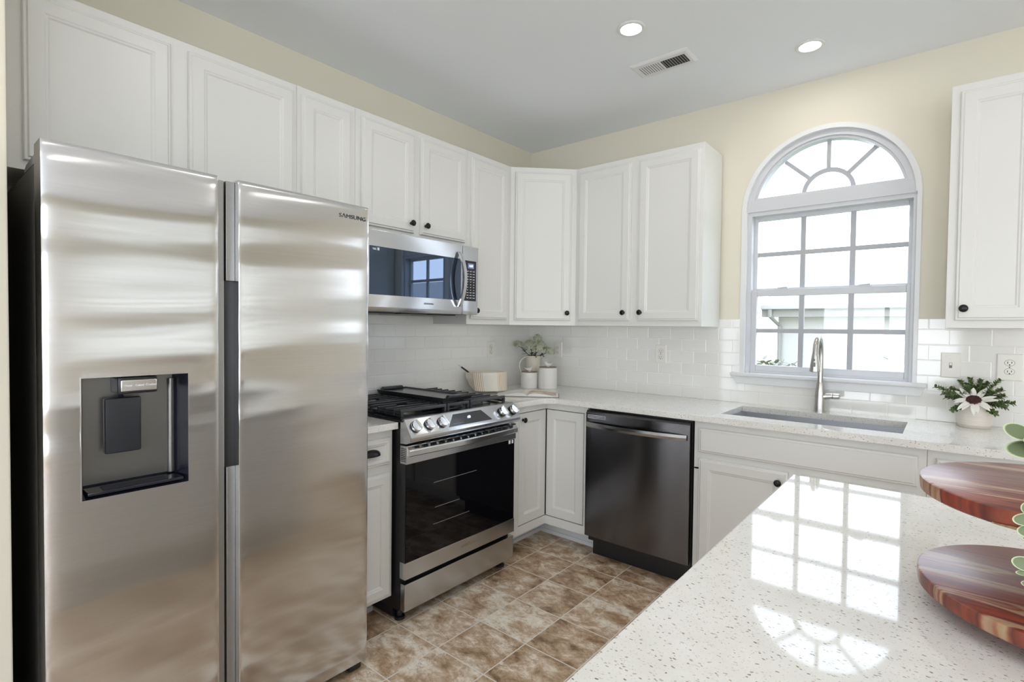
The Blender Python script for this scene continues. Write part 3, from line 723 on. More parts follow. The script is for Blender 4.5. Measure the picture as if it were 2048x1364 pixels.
def fridge_front(dl, dr, hole=None):
    """front skin: d from dl (viewer's left, large d) to dr; returns G with front grid and side returns"""
    g = G()
    ds = [dr + (dl - dr) * i / 30 for i in range(31)]; zs = [FZ0 + (FZ1 - FZ0) * i / 70 for i in range(71)]
    ds += [dr + 0.002, dr + 0.006, dl - 0.002, dl - 0.006]; zs += [FZ0 + 0.003, FZ1 - 0.003, FZ1 - 0.008, FZ1 - 0.014, FZ1 - 0.035, FZ1 - 0.05]
    if hole:
        ds = [a for a in ds if min(abs(a - hole[0]), abs(a - hole[1])) > 0.006] + [hole[0], hole[1]]
        zs = [a for a in zs if min(abs(a - hole[2]), abs(a - hole[3])) > 0.006] + [hole[2], hole[3]]
    ds = sorted(set(ds)); zs = sorted(set(zs))
    def fx_(d, z):
        u = min(d - dr, dl - d); top = FZ1 - z
        x = XF - 0.0022 * math.exp(-u / 0.02) - 0.0035 * math.exp(-top / 0.035) - 0.001 * math.exp(-u / 0.003) - 0.001 * math.exp(-top / 0.003)
        k = 0.25 + 0.75 * smooth01((z - 0.7) / 0.6)
        x += k * (0.00095 * math.sin(z * 27.0 + 1.3 * math.sin(d * 5)) + 0.00065 * math.sin(z * 49.0 + d * 3.0 + 1.0)) + 0.0002 * math.sin(d * 19 + z * 2)
        if hole:
            cx, cz = (hole[0] + hole[1]) / 2, (hole[2] + hole[3]) / 2
            q = max(abs(d - cx) / ((hole[1] - hole[0]) / 2), abs(z - cz) / ((hole[3] - hole[2]) / 2))
            x -= 0.0008 * math.exp(-max(0, q - 1) / 0.25)
        return x
    V = {}
    for i, d in enumerate(ds):
        for j, z in enumerate(zs): V[i, j] = g.v((fx_(d, z), d, z))
    for i in range(len(ds) - 1):
        for j in range(len(zs) - 1):
            dm, zm = (ds[i] + ds[i + 1]) / 2, (zs[j] + zs[j + 1]) / 2
            if hole and hole[0] < dm < hole[1] and hole[2] < zm < hole[3]: continue
            g.bm.faces.new([V[i, j], V[i + 1, j], V[i + 1, j + 1], V[i, j + 1]])
    # rim back to the door's inner face
    xb = 0.722
    loop = [(d, FZ0) for d in ds] + [(ds[-1], z) for z in zs[1:]] + [(d, FZ1) for d in ds[::-1][1:]] + [(ds[0], z) for z in zs[::-1][1:-1]]
    A = [g.v((fx_(d, z), d, z)) for d, z in loop]; Bk = [g.v((xb, d, z)) for d, z in loop]
    n = len(loop)
    for i in range(n): g.bm.faces.new([A[i], A[(i + 1) % n], Bk[(i + 1) % n], Bk[i]])
    g.bm.faces.new(Bk)
    bmesh.ops.remove_doubles(g.bm, verts=g.bm.verts, dist=0.00005)
    bmesh.ops.recalc_face_normals(g.bm, faces=g.bm.faces)
    return g
HO = (2.671, 2.917, 0.871, 1.189)
dl = obj('freezer_door', fridge_front(2.991, 2.587, HO), FR, fr, smooth=40)
dr_ = obj('refrigerator_door', fridge_front(2.527, 2.0505), FR, fr, smooth=40)
FRS = steel('fridge_edge_steel', (0.36, 0.36, 0.355), 0.45, 0.2, (0, 0, 1))
# recessed grip edges between the doors
g = G(); g.box(0.735, 0.772, 2.557, 2.587, FZ0, FZ1 - 0.004, 0.002); obj('grip_edge', g, FRS, dl)
for za, zb in ((1.4705, FZ1 - 0.004), (FZ0, 0.883)):
    g = G(); g.box(0.735, 0.778, 2.527, 2.5535, za, zb, 0.002); obj('grip_edge', g, FRS, dr_)
g = G(); g.box(0.735, 0.766, 2.527, 2.556, 0.883, 1.470); obj('grip_recess', g, BLK, dr_)
text('logo_lettering', 'S\u039bMSUNG', (XF + 0.0006, 2.121, 1.7365), FX[0], FX[1], FX[2], 0.0205, DTXT, dr_, squash=1.22)
# dispenser niche
dp = thing('dispenser', '', '', (0, 0, 0)); bpy.data.objects.remove(dp)
g = G(); a0, a1, b0_, b1 = HO; xk = 0.7255
NI = pbr('niche_grey', (0.20, 0.195, 0.19), 0.3, metal=0.75)
NB = pbr('niche_black', (0.012, 0.013, 0.022), 0.12)
g = G(); g.rings([[(XF - 0.001, a0, b0_), (XF - 0.001, a1, b0_), (XF - 0.001, a1, b1), (XF - 0.001, a0, b1)],
                  [(xk + 0.02, a0 + 0.010, b0_ + 0.012), (xk + 0.02, a1 - 0.010, b0_ + 0.012), (xk + 0.02, a1 - 0.010, b1 - 0.006), (xk + 0.02, a0 + 0.010, b1 - 0.006)],
                  [(xk, a0 + 0.018, b0_ + 0.012), (xk, a1 - 0.018, b0_ + 0.012), (xk, a1 - 0.018, b1 - 0.006), (xk, a0 + 0.018, b1 - 0.006)]], cap0=False)
disp = obj('dispenser', g, NB, dl, smooth=30)
g = G(); g.box(xk - 0.002, xk + 0.003, a0 + 0.016, a1 - 0.014, b0_ + 0.02, b1 - 0.008); g.lathe((xk + 0.006, a0 + 0.022, b0_ + 0.02), [(0.010, 0), (0.010, 0.28)], 16); obj('back_panel', g, NI, disp)
g = G(); g.box(xk + 0.002, 0.800, 2.745, 2.838, 1.140, 1.186, 0.006); obj('nozzle_housing', g, BLK, disp)
g = G(); g.box(0.798, 0.804, 2.748, 2.832, 1.147, 1.178, 0.0025); np_ = obj('touch_panel', g, STB, disp)
for txt, dd in (('Water', 2.816), ('Cubed', 2.789), ('Crushed', 2.762)):
    text('print', txt, (0.8046, dd, 1.163), FX[0], FX[1], FX[2], 0.0085, WTXT, disp, squash=0.9)
g = G(); g.box(0.750, 0.772, 2.777, 2.861, 0.976, 1.128, 0.006, 3); g.tube([(0.748, 2.82, 1.13), (0.765, 2.82, 1.11)], 0.008, 12); obj('paddle', g, pbr('paddle_grey', (0.028, 0.031, 0.038), 0.28, metal=0.3), disp)
g = G(); g.box(xk + 0.004, XF - 0.003, a0 + 0.012, a1 - 0.012, b0_ + 0.008, b0_ + 0.016, 0.002)
for k in range(9): g.box(0.758 + 0.005 * k, 0.760 + 0.005 * k, 2.72, 2.87, b0_ + 0.016, b0_ + 0.018)
obj('drip_tray', g, NB, disp)
g = G(); t = 0.0022
for (u0, u1, v0, v1) in ((a0 - t, a1 + t, b0_ - t, b0_), (a0 - t, a1 + t, b1, b1 + t), (a0 - t, a0, b0_, b1), (a1, a1 + t, b0_, b1)): g.box(XF - 0.004, XF + 0.0005, u0, u1, v0, v1)
obj('niche_rim', g, STB, disp)

# ------------------------------------------------------------------ gas range
rg = thing('gas_range', 'stainless slide-in gas range with black oven window', 'range', (0.35, 1.397, 0))
RL, RR = 1.776, 1.017
g = G(); g.box(0.04, 0.655, RR + 0.004, RL - 0.004, 0.05, 0.903, 0.003); g.box(0.06, 0.60, RR + 0.006, RL - 0.006, 0.010, 0.052); obj('body', g, BLK, rg)
for dd in (RL - 0.03, RR + 0.03):
    for xx in (0.10, 0.62):
        g = G(); g.lathe((xx, dd, 0), [(0.024, 0), (0.024, 0.012), (0.014, 0.016), (0.014, 0.052)], 16); obj('foot', g, BLK, rg)
g = G(); g.box(0.02, 0.672, RR - 0.004, RL + 0.006, 0.9085, 0.922, 0.004); g.box(0.05, 0.60, RR + 0.03, RL - 0.03, 0.921, 0.924, 0.003); obj('cooktop', g, pbr('cooktop_enamel', (0.008, 0.008, 0.011), 0.15), rg)
# sloped control panel
g = G()
prof = [(0.655, 0.9235), (0.676, 0.9235), (0.683, 0.920), (0.726, 0.855), (0.731, 0.846), (0.730, 0.834), (0.722, 0.824), (0.70, 0.815), (0.655, 0.812)]
g.prism([(x, RL, z) for x, z in prof], (0, RR - RL, 0), 0.0015)
cp = obj('control_panel', g, ST, rg)
P0 = Vector((0.683, 0, 0.920)); P1 = Vector((0.726, 0, 0.855)); T = (P1 - P0).normalized(); NN = Vector((-T.z, 0, T.x)); NN = Vector((abs(T.z), 0, abs(T.x)))
def onp(f, d, h=0.0): q = P0.lerp(P1, f) + NN * h; return Vector((q.x, d, q.z))
g = G(); g.prism([onp(0.13, 1.487, 0.0004), onp(0.13, 1.292, 0.0004), onp(0.90, 1.238, 0.0004), onp(0.90, 1.541, 0.0004)], NN * 0.0012); dsp = obj('display', g, pbr('range_display', (0.03, 0.03, 0.033), 0.15), cp)
text('clock_digits', ':49', onp(0.47, 1.392, 0.0018), (0, -1, 0), tuple(-T), tuple(NN), 0.020, LED, dsp)
g = G(); g.prism([onp(0.74, 1.51, 0.0015), onp(0.74, 1.44, 0.0015), onp(0.76, 1.44, 0.0015), onp(0.76, 1.51, 0.0015)], NN * 0.0004); obj('touch_line', g, MGREY, dsp)
for dd in (1.7335, 1.6513, 1.5729, 1.1417, 1.0538):
    g = G(); c = onp(0.52, dd, 0.0)
    g.lathe(c, [(0.0265, 0), (0.0265, 0.006)], 28, NN); kb = obj('knob_skirt', g, BLK, cp)
    kn = G(); kn.lathe(c, [(0.0245, 0.006), (0.0255, 0.008), (0.0255, 0.016), (0.0235, 0.021), (0.012, 0.0215)], 32, NN)
    a = Vector((0, 1, 0)); tt = (T * 1.0 + a * -0.35).normalized(); ss = NN.cross(tt)
    kn.obox(c - tt * 0.0245 + NN * 0.017, tuple(tt), tuple(ss), tuple(NN), (0, 0.049), (-0.0055, 0.0055), (0, 0.019), 0.0015)
    k = obj('knob', kn, STB, cp, label='stainless burner knob')
    kb.parent = k.parent
# oven door
g = G(); g.box(0.655, 0.690, RR + 0.001, RL - 0.001, 0.206, 0.805, 0.002); od = obj('oven_door', g, BLK, rg)
g = G(); g.box(0.6895, 0.6925, RR + 0.004, RL - 0.004, 0.279, 0.728); wn2 = obj('oven_glass', g, BLKGL, od, label='black oven door glass')
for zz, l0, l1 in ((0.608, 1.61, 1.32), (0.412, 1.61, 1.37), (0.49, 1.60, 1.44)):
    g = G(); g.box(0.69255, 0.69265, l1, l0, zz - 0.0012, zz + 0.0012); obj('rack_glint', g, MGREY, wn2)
g = G(); g.box(0.656, 0.694, RR, RL, 0.206, 0.281, 0.0015); bs = obj('door_trim', g, ST, od, label='brushed stainless lower door strip')
text('logo_lettering', 'S\u039bMSUNG', (0.6943, 1.372, 0.249), FX[0], FX[1], FX[2], 0.0205, pbr('grey_print', (0.22, 0.17, 0.12), 0.4), od, squash=1.2)
g = G(); g.box(0.655, 0.700, RR, RL, 0.724, 0.806, 0.002); ts = obj('door_trim', g, ST, od, label='brushed stainless upper door strip')
for k in range(8):
    g = G(); g.box(0.662, 0.696, RL - 0.0005, RL + 0.0008, 0.735 + k * 0.008, 0.738 + k * 0.008); obj('vent_slot', g, BLK, od)
g = G()
R = []
for i in range(17):
    f = i / 16; d = RL - 0.004 + (RR - RL + 0.008) * f; bow = 0.016 * math.sin(PI * f)
    R.append([(0.699, d, 0.802), (0.7125 + bow, d, 0.790), (0.7165 + bow, d, 0.785), (0.7165 + bow, d, 0.764), (0.7125 + bow, d, 0.760), (0.699, d, 0.760)])
g.rings(R); obj('handle', g, STB, od, label='bowed stainless oven handle')
for k in range(14):
    g = G(); g.box(0.700, 0.716, RL - 0.05 - k * 0.051, RL - 0.075 - k * 0.051, 0.8075, 0.8118); obj('vent_slot', g, BLK, cp)
for dd, ww in ((1.083, 0.0), (1.062, 0.016), (1.037, 0.014)):
    if ww:
        g = G(); g.box(0.6926, 0.6929, dd - ww / 2, dd + ww / 2, 0.700, 0.719); obj('sticker', g, WTXT, od, label='small white sticker')
g = G(); g.box(0.66, 0.690, RR + 0.002, RL - 0.002, 0.060, 0.183, 0.002); obj('storage_drawer', g, ST, rg, label='stainless drawer front below the oven')
# burners
for i, (xx, dd, rr) in enumerate(((0.20, 1.62, 0.042), (0.49, 1.62, 0.05), (0.20, 1.18, 0.045), (0.49, 1.18, 0.04), (0.34, 1.397, 0.05))):
    g = G(); g.lathe((xx, dd, 0.9235), [(rr, 0), (rr, 0.012), (rr * 0.8, 0.014)], 28); bb = obj('burner', g, pbr('burner_metal', (0.45, 0.42, 0.36), 0.4, metal=0.8), rg)
    g = G(); g.lathe((xx, dd, 0.9372), [(rr * 0.85, 0), (rr * 0.88, 0.004), (rr * 0.8, 0.009), (rr * 0.3, 0.010)], 28); obj('burner_cap', g, IRON, bb)
# three cast iron grates
GZ = 0.955
def grate(d0, d1, kind):
    g = G(); h = 0.0075
    for xx in (0.075, 0.628):
        g.prism([(xx - 0.007, d0, GZ - 0.012), (xx + 0.007, d0, GZ - 0.012), (xx + 0.006, d0, GZ + 0.003), (xx - 0.006, d0, GZ + 0.003)], (0, d1 - d0, 0), 0.002)
        for dd in (d0 + 0.008, d1 - 0.008): g.box(xx - 0.007, xx + 0.007, dd - 0.007, dd + 0.007, 0.9235, GZ - 0.010)
    if kind == 0:
        for dd in (d0 + 0.02, d1 - 0.02): g.box(0.075, 0.628, dd - 0.005, dd + 0.005, GZ - 0.014, GZ, 0.002)
        for k in range(9): xx = 0.12 + 0.056 * k; g.box(xx - 0.005, xx + 0.005, d0, d1, GZ - 0.012, GZ, 0.002)
    else:
        inn, out = (d0, d1) if kind > 0 else (d1, d0)
        g.box(0.075, 0.628, min(inn, inn + kind * 0.012), max(inn, inn + kind * 0.012), GZ - 0.014, GZ, 0.002)
        g.box(0.075, 0.628, min(out - kind * 0.022, out - kind * 0.012), max(out - kind * 0.022, out - kind * 0.012), 0.926, 0.938, 0.002)
        mid = (d0 + d1) / 2
        for k in range(9):
            xx = 0.118 + 0.0575 * k
            near = any(abs(xx - c) < 0.02 for c in (0.20, 0.49))
            segs = [(d0, d1)] if not near else [(d0, mid - 0.035), (mid + 0.035, d1)]
            if k in (2, 6): segs = [(d0, mid - 0.03), (mid + 0.03, d1)]
            for a, b in segs: g.box(xx - 0.0048, xx + 0.0048, a + 0.001, b - 0.001, GZ - 0.012, GZ, 0.002)
            o_ = out - kind * 0.010
            g.box(xx - 0.0048, xx + 0.0048, min(out, o_), max(out, o_), 0.928, GZ - 0.004, 0.002)
        for xx in (0.345,): g.box(xx - 0.006, xx + 0.006, d0, d1, GZ - 0.014, GZ + 0.001, 0.002)
    return obj('grate', g, IRON, rg, label='black cast iron grate')
grate(1.478, 1.758, 1); grate(1.318, 1.472, 0); grate(1.036, 1.312, -1)
# griddle plate lying on the middle grate
r = thing('griddle_plate', 'black griddle plate lying on the middle burner grate', 'griddle', (0.30, 1.36, GZ + 0.003))
g = G(); gd0, gd1, gz = 1.262, 1.458, GZ + 0.0035
g.rings([[(0.055, gd0, gz), (0.585, gd0, gz), (0.585, gd1, gz), (0.055, gd1, gz)],
         [(0.045, gd0 - 0.006, gz + 0.020), (0.597, gd0 - 0.006, gz + 0.020), (0.597, gd1 + 0.006, gz + 0.020), (0.045, gd1 + 0.006, gz + 0.020)],
         [(0.050, gd0, gz + 0.020), (0.592, gd0, gz + 0.020), (0.592, gd1, gz + 0.020), (0.050, gd1, gz + 0.020)],
         [(0.056, gd0 + 0.006, gz + 0.013), (0.584, gd0 + 0.006, gz + 0.013), (0.584, gd1 - 0.006, gz + 0.013), (0.056, gd1 - 0.006, gz + 0.013)]])
obj('plate', g, GRID, r, smooth=20)
for xx, s_ in ((0.050, -1), (0.590, 1)):
    g = G(); c0, c1 = 1.295, 1.425
    g.prism([(xx - 0.012, c0 - 0.012, gz + 0.016), (xx - 0.012, c0, gz + 0.032), (xx - 0.012, c1, gz + 0.032), (xx - 0.012, c1 + 0.012, gz + 0.016)], (0.024, 0, 0), 0.004)
    obj('handle', g, GRID, r)

# ------------------------------------------------------------------ over-the-range microwave
mw = thing('microwave', 'stainless over-the-range microwave with black glass door', 'microwave', (0.2, 1.398, 1.408))
M0, M1, MS, MZ0, MZ1, MX = 1.0165, 1.7795, 1.1425, 1.408, 1.797, 0.400
g = G(); g.box(0.010, MX - 0.030, M0, M1, MZ0 + 0.012, MZ1, 0.002); obj('body', g, pbr('microwave_case', (0.05, 0.05, 0.052), 0.4), mw)
g = G(); g.box(0.03, MX - 0.035, M0 + 0.02, M1 - 0.02, MZ0, MZ0 + 0.014); 
for k in range(3): g.box(0.08, 0.28, 1.08 + 0.22 * k, 1.26 + 0.22 * k, MZ0 - 0.006, MZ0 + 0.004, 0.002)
obj('vent_panel', g, BLK, mw)
g = G(); g.prism([(MX - 0.030, M1, MZ0), (MX - 0.006, M1, MZ0), (MX, M1, MZ0 + 0.020), (MX, M1, MZ1), (MX - 0.030, M1, MZ1)], (0, MS + 0.0012 - M1, 0), 0.0015); md = obj('door', g, ST, mw)
g = G(); g.box(MX - 0.004, MX + 0.0012, 1.157, 1.764, 1.487, 1.7195, 0.0006); mg = obj('door_glass', g, MWGL, md, label='black reflective door glass')
g = G(); g.box(MX + 0.0013, MX + 0.0016, 1.708, 1.72, 1.7, 1.713); obj('sticker', g, WTXT, md, label='small white sticker')
for k, wdt in enumerate((0.022, 0.018)):
    g = G(); g.box(MX + 0.0013, MX + 0.0016, 1.726, 1.726 + wdt, 1.706 - 0.005 * k, 1.709 - 0.005 * k); obj('sticker_line', g, WTXT, md)
text('logo_lettering', 'S\u039bMSUNG', (MX + 0.0006, 1.392, 1.456), FX[0], FX[1], FX[2], 0.0125, DTXT, md, squash=1.2)
g = G(); R = []
for i in range(25):
    f = i / 24; z = 1.449 + (1.757 - 1.449) * f; bow = 0.046 * math.sin(PI * f) ** 0.8
    x0 = MX + 0.002 + bow
    R.append([(x0, 1.188, z), (x0 + 0.011, 1.186, z), (x0 + 0.013, 1.179, z), (x0 + 0.011, 1.164, z), (x0, 1.160, z)])
g.rings(R); obj('handle', g, STB, md, label='bowed vertical stainless handle')
g = G(); g.prism([(MX - 0.030, MS - 0.0012, MZ0), (MX - 0.006, MS - 0.0012, MZ0), (MX, MS - 0.0012, MZ0 + 0.020), (MX, MS - 0.0012, MZ1), (MX - 0.030, MS - 0.0012, MZ1)], (0, M0 - MS + 0.0012, 0), 0.0025); pc = obj('control_panel', g, ST, mw)
g = G(); g.box(MX - 0.003, MX + 0.001, 1.034, 1.130, 1.486, 1.716, 0.0005); kp = obj('keypad', g, pbr('keypad_black', (0.012, 0.013, 0.014), 0.2), pc)
g = G(); g.box(MX + 0.001, MX + 0.0014, 1.053, 1.103, 1.672, 1.701); obj('display', g, LCD, kp)
text('clock_digits', '4:49', (MX + 0.0016, 1.077, 1.686), FX[0], FX[1], FX[2], 0.018, LED, kp)
for rr in range(11):
    for cc_ in range(3):
        g = G(); w_ = 0.004 if 4 <= rr <= 7 else 0.008
        zz = 1.655 - 0.0152 * rr; dd = 1.054 + 0.025 * cc_
        g.box(MX + 0.001, MX + 0.0013, dd - w_, dd + w_, zz - 0.0016, zz + 0.0016); obj('key_print', g, WTXT, kp)
for zz in (1.663, 1.600, 1.505):
    g = G(); g.box(MX + 0.001, MX + 0.0012, 1.040, 1.118, zz - 0.0004, zz + 0.0004); obj('divider_print', g, MGREY, kp)

# ------------------------------------------------------------------ dishwasher
dwt = thing('dishwasher', 'dark stainless dishwasher beside the corner cabinet', 'dishwasher', (1.22, 0.35, 0))
D0, D1, DX0, DX1 = 0.612, 0.650, 0.9215, 1.5295
g = G(); g.box(DX0 + 0.004, DX1 + 0.004, 0.02, D0 - 0.002, 0.10, 0.872); obj('body', g, BLK, dwt)
g = G(); g.box(DX0 + 0.004, DX1 + 0.004, 0.545, 0.556, 0.0, 0.125)
for xx in (0.955, 1.49): g.lathe((xx, 0.556, 0.085), [(0.006, 0), (0.006, 0.003)], 12, (0, 1, 0))
obj('kick_plate', g, BLK, dwt)
g = G(); R = []
for i in range(13):
    f = i / 12; x = DX0 + (DX1 - DX0) * f; b = D1 - 0.003 * (2 * f - 1) ** 2
    R.append([(x, D0, 0.137), (x, b, 0.137), (x, b, 0.850), (x, b - 0.012, 0.864), (x, D0, 0.864)])
g.rings(R); dd_ = obj('door', g, DWS, dwt)
g = G(); R = []
for i in range(21):
    f = i / 20; x = 0.930 + (1.517 - 0.930) * f; b = 0.006 + 0.040 * math.sin(PI * f) ** 0.7
    zc = 0.786
    R.append([(x, D1 - 0.003 + b - 0.006, zc - 0.014), (x, D1 + b, zc - 0.014), (x, D1 + b + 0.004, zc), (x, D1 + b, zc + 0.014), (x, D1 - 0.003 + b - 0.006, zc + 0.014)])
g.rings(R); obj('handle', g, steel('dw_handle_steel', (0.42, 0.42, 0.43), 0.2, 0.3, (0, 0, 1)), dd_, label='bowed stainless bar handle')
g = G(); x0, x1, zc = 0.936, 1.050, 0.832
g.box(x0, x1, D1 - 0.004, D1 + 0.002, zc + 0.006, zc + 0.009); g.box(x0, x1, D1 - 0.004, D1 + 0.002, zc - 0.010, zc - 0.007); g.box(x0, x0 + 0.003, D1 - 0.004, D1 + 0.002, zc - 0.007, zc + 0.006); g.box(x1 - 0.003, x1, D1 - 0.004, D1 + 0.002, zc - 0.007, zc + 0.006)
g.box(x0 + 0.006, x1 - 0.006, D1 - 0.004, D1 + 0.0015, zc - 0.002, zc + 0.001)
obj('vent_trim', g, STB, dd_)

# ------------------------------------------------------------------ outlets and switch
def outlet(label, C, F, gang=1, kind='duplex'):
    r = thing('light_switch' if kind == 'switch' else 'wall_outlet', label, 'switch' if kind == 'switch' else 'outlet', C, None)
    C = Vector(C); U, V, N = map(Vector, F); w, h = 0.0365, 0.0595
    if gang == 2: w = 0.043; h = 0.0600
    g = G(); g.frame(C, U, V, N, [(-w, w, -h, h, 0), (-w, w, -h, h, 0.003), (-w + 0.004, w - 0.004, -h + 0.004, h - 0.004, 0.006)]); obj('cover_plate', g, PLATE, r)
    if kind == 'switch':
        g = G(); g.obox(C, U, V, N, (-0.0055, 0.0055), (-0.013, 0.013), (0.0055, 0.0065)); obj('toggle_slot', g, LINE, r)
        g = G(); g.obox(C + V * 0.002, U, V + N * 0.0, N, (-0.0045, 0.0045), (-0.002, 0.010), (0.006, 0.015), 0.001); obj('toggle', g, PLATE, r)
        for s_ in (-1, 1):
            g = G(); g.lathe(C + V * 0.030 * s_ + N * 0.006, [(0.003, 0), (0.0025, 0.001)], 12, N); obj('screw', g, PLATE, r)
        return
    if kind == 'block':
        g = G(); g.obox(C, U, V, N, (-0.017, 0.017), (-0.034, 0.034), (0.005, 0.0075), 0.001); obj('receptacle', g, PLATE, r)
        sl = G()
        for zz in (-0.018, 0.018):
            sl.obox(C + V * zz, U, V, N, (-0.0075, -0.0055), (-0.004, 0.004), (0.0074, 0.0078)); sl.obox(C + V * zz, U, V, N, (0.0055, 0.0075), (-0.003, 0.003), (0.0074, 0.0078)); sl.lathe(C + V * (zz - 0.009) + N * 0.0074, [(0.0025, 0), (0.0025, 0.0004)], 10, N)
        obj('slots', sl, SLOT, r); return
    for zz in (-0.0195, 0.0195):
        ring = G(); ring.lathe(C + V * zz + N * 0.0055, [(0.0178, 0), (0.0178, 0.0006)], 28, N, sy=0.82); ro = obj('receptacle_seam', ring, LINE, r)
        g = G(); g.lathe(C + V * zz + N * 0.0055, [(0.0165, 0), (0.0165, 0.0018), (0.0158, 0.0024)], 28, N, sy=0.81); ro2 = obj('receptacle', g, PLATE, r)
        sl = G(); sl.obox(C + V * zz, U, V, N, (-0.0078, -0.0054), (-0.0035, 0.0055), (0.0078, 0.0083)); sl.obox(C + V * zz, U, V, N, (0.0054, 0.0078), (-0.0025, 0.0055), (0.0078, 0.0083)); sl.lathe(C + V * (zz - 0.0085) + N * 0.0078, [(0.0026, 0), (0.0026, 0.0005)], 10, N)
        obj('slots', sl, SLOT, ro2)
    g = G(); g.lathe(C + N * 0.006, [(0.003, 0), (0.0025, 0.001)], 12, N); obj('screw', g, LINE, r)
outlet('white outlet on the range wall above the bowl with the towel', (0.0085, 0.468, 1.180), FX)
outlet('white rectangular outlet near the corner right of the flower pitcher', (0.276, 0.0085, 1.1755), FD, 1, 'block')
outlet('white duplex outlet under the two-door cabinet above the dishwasher', (1.0875, 0.0085, 1.1755), FD)
outlet('white toggle light switch right of the arched window', (2.5305, 0.0085, 1.180), FD, 1, 'switch')
outlet('white duplex outlet above the boxwood planter, nearest the right picture edge', (2.7325, 0.0085, 1.1815), FD, 2)

# ------------------------------------------------------------------ ceiling fixtures
def can(label, x, d):
    r = thing('recessed_light', label, 'light', (x, d, H), 'recessed ceiling lights')
    g = G(); g.lathe((x, d, H - 0.0005), [(0.045, 0.0), (0.063, 0.0), (0.063, -0.003), (0.058, -0.0065), (0.048, -0.0068), (0.045, -0.004)], 40, cap0=False, cap1=False); obj('trim_ring', g, TRIM, r)
    g = G(); g.lathe((x, d, H - 0.0045), [(0.0465, 0), (0.0465, 0.003)], 40); obj('diffuser', g, LAMPM, r)
    ld = bpy.data.lights.new('lamp', 'AREA'); ld.shape = 'DISK'; ld.size = 0.09; ld.energy = CAN_POWER; ld.color = CAN_COLOR
    lo = bpy.data.objects.new('lamp', ld); COL.objects.link(lo); lo.parent = r; lo.location = (0, 0, -0.009)
can('recessed ceiling light left of the air vent', 1.386, 1.067)
can('recessed ceiling light nearest the arched window', 1.981, 0.408)
for x, d in ((1.3, 2.35), (2.75, 1.75), (2.6, 3.1), (3.6, 1.0), (3.9, 2.6), (1.5, 4.3), (3.4, 4.3)):  # extra lights out of view, added for fill and refrigerator reflections
    can('unseen recessed ceiling light added over the island and dining side', x, d)
r = thing('air_vent', 'white ceiling air vent with louvers between the two lights', 'vent', (1.370, 0.684, H))
g = G(); vx0, vx1, vd0, vd1 = 1.220, 1.521, 0.607, 0.760
g.frame((0, 0, H - 0.0003), (1, 0, 0), (0, 1, 0), (0, 0, -1), [(vx0, vx1, vd0, vd1, 0), (vx0, vx1, vd0, vd1, 0.003), (vx0 + 0.012, vx1 - 0.012, vd0 + 0.012, vd1 - 0.012, 0.009), (vx0 + 0.026, vx1 - 0.026, vd0 + 0.032, vd1 - 0.032, 0.010)])
obj('vent_frame', g, TRIM, r)
g = G(); g.box(1.372, 1.494, 0.642, 0.724, H - 0.0112, H - 0.0104); obj('dark_opening', g, SLOT, r)
for k in range(9):
    xx = 1.256 + 0.0125 * k
    g = G(); g.box(xx, xx + 0.0030, 0.642, 0.724, H - 0.0113, H - 0.0100); obj('slot_shadow', g, LINE, r)
    g = G(); g.obox((1.378 + 0.0132 * k, 0.642, H - 0.0108), (0.85, 0, -0.5), (0, 1, 0), (0.5, 0, 0.85), (0, 0.0055), (0, 0.082), (-0.0005, 0.0005)); obj('louver', g, pbr('louver_grey', (0.35, 0.36, 0.37), 0.5), r)

# ------------------------------------------------------------------ corner still life
def canister(label, x, d, rad, h, face):
    r = thing('canister', label, 'canister', (x, d, ZC), 'white ceramic canisters')
    prof = [(rad * 0.97, 0), (rad, 0.003)]
    n = int(h / 0.0075)
    for k in range(n):
        z = 0.006 + (h - 0.018) * k / n
        prof += [(rad + 0.0002, z), (rad + 0.0002, z + 0.005), (rad - 0.0003, z + 0.0062)]
    prof += [(rad, h - 0.010), (rad, h - 0.001), (rad - 0.004, h)]
    g = G(); g.lathe((x, d, ZC), prof, 40); obj('jar', g, CERA, r, smooth=60)
    g = G(); g.lathe((x, d, ZC + h), [(rad - 0.006, 0), (rad - 0.003, 0.001), (rad - 0.003, 0.004), (rad - 0.007, 0.006)], 36); lid = obj('lid', g, TAUPE, r, label='taupe lid')
    # little bird finial
    g = G(); c = Vector((x, d, ZC + h + 0.006)); U = Vector((0.63, -0.777, 0)) * face     # along the picture plane
    R = []
    for t, zz, rr in ((-0.036, 0.026, 0.0015), (-0.028, 0.021, 0.003), (-0.020, 0.016, 0.007), (-0.010, 0.0125, 0.0125), (0.000, 0.0125, 0.0145), (0.009, 0.016, 0.013), (0.0135, 0.022, 0.0095), (0.0155, 0.028, 0.0085), (0.018, 0.0315, 0.0065), (0.0215, 0.0315, 0.0035), (0.0265, 0.030, 0.0005)):
        R.append((c + U * t + Vector((0, 0, zz)), rr))
    g.tube([p for p, _ in R], [q for _, q in R], 14); g.lathe(c, [(0.010, 0), (0.009, 0.006)], 12)
    obj('bird_finial', g, CERA, lid, smooth=60, label='white bird figure')
canister('shorter white canister with a bird lid, left of its taller twin', 0.228, 0.297, 0.060, 0.112, 1)
canister('taller white canister with a bird lid, right of its shorter twin', 0.342, 0.230, 0.066, 0.148, -1)
r = thing('pitcher', 'cream pitcher holding white flowers behind the canisters', 'pitcher', (0.155, 0.155, ZC))
px_, pd_ = 0.155, 0.155
g = G(); g.lathe((px_, pd_, ZC), [(0.056, 0), (0.058, 0.004), (0.056, 0.03), (0.053, 0.10), (0.051, 0.16), (0.054, 0.20), (0.060, 0.222), (0.0575, 0.222), (0.050, 0.198), (0.048, 0.05), (0.01, 0.02)], 36)
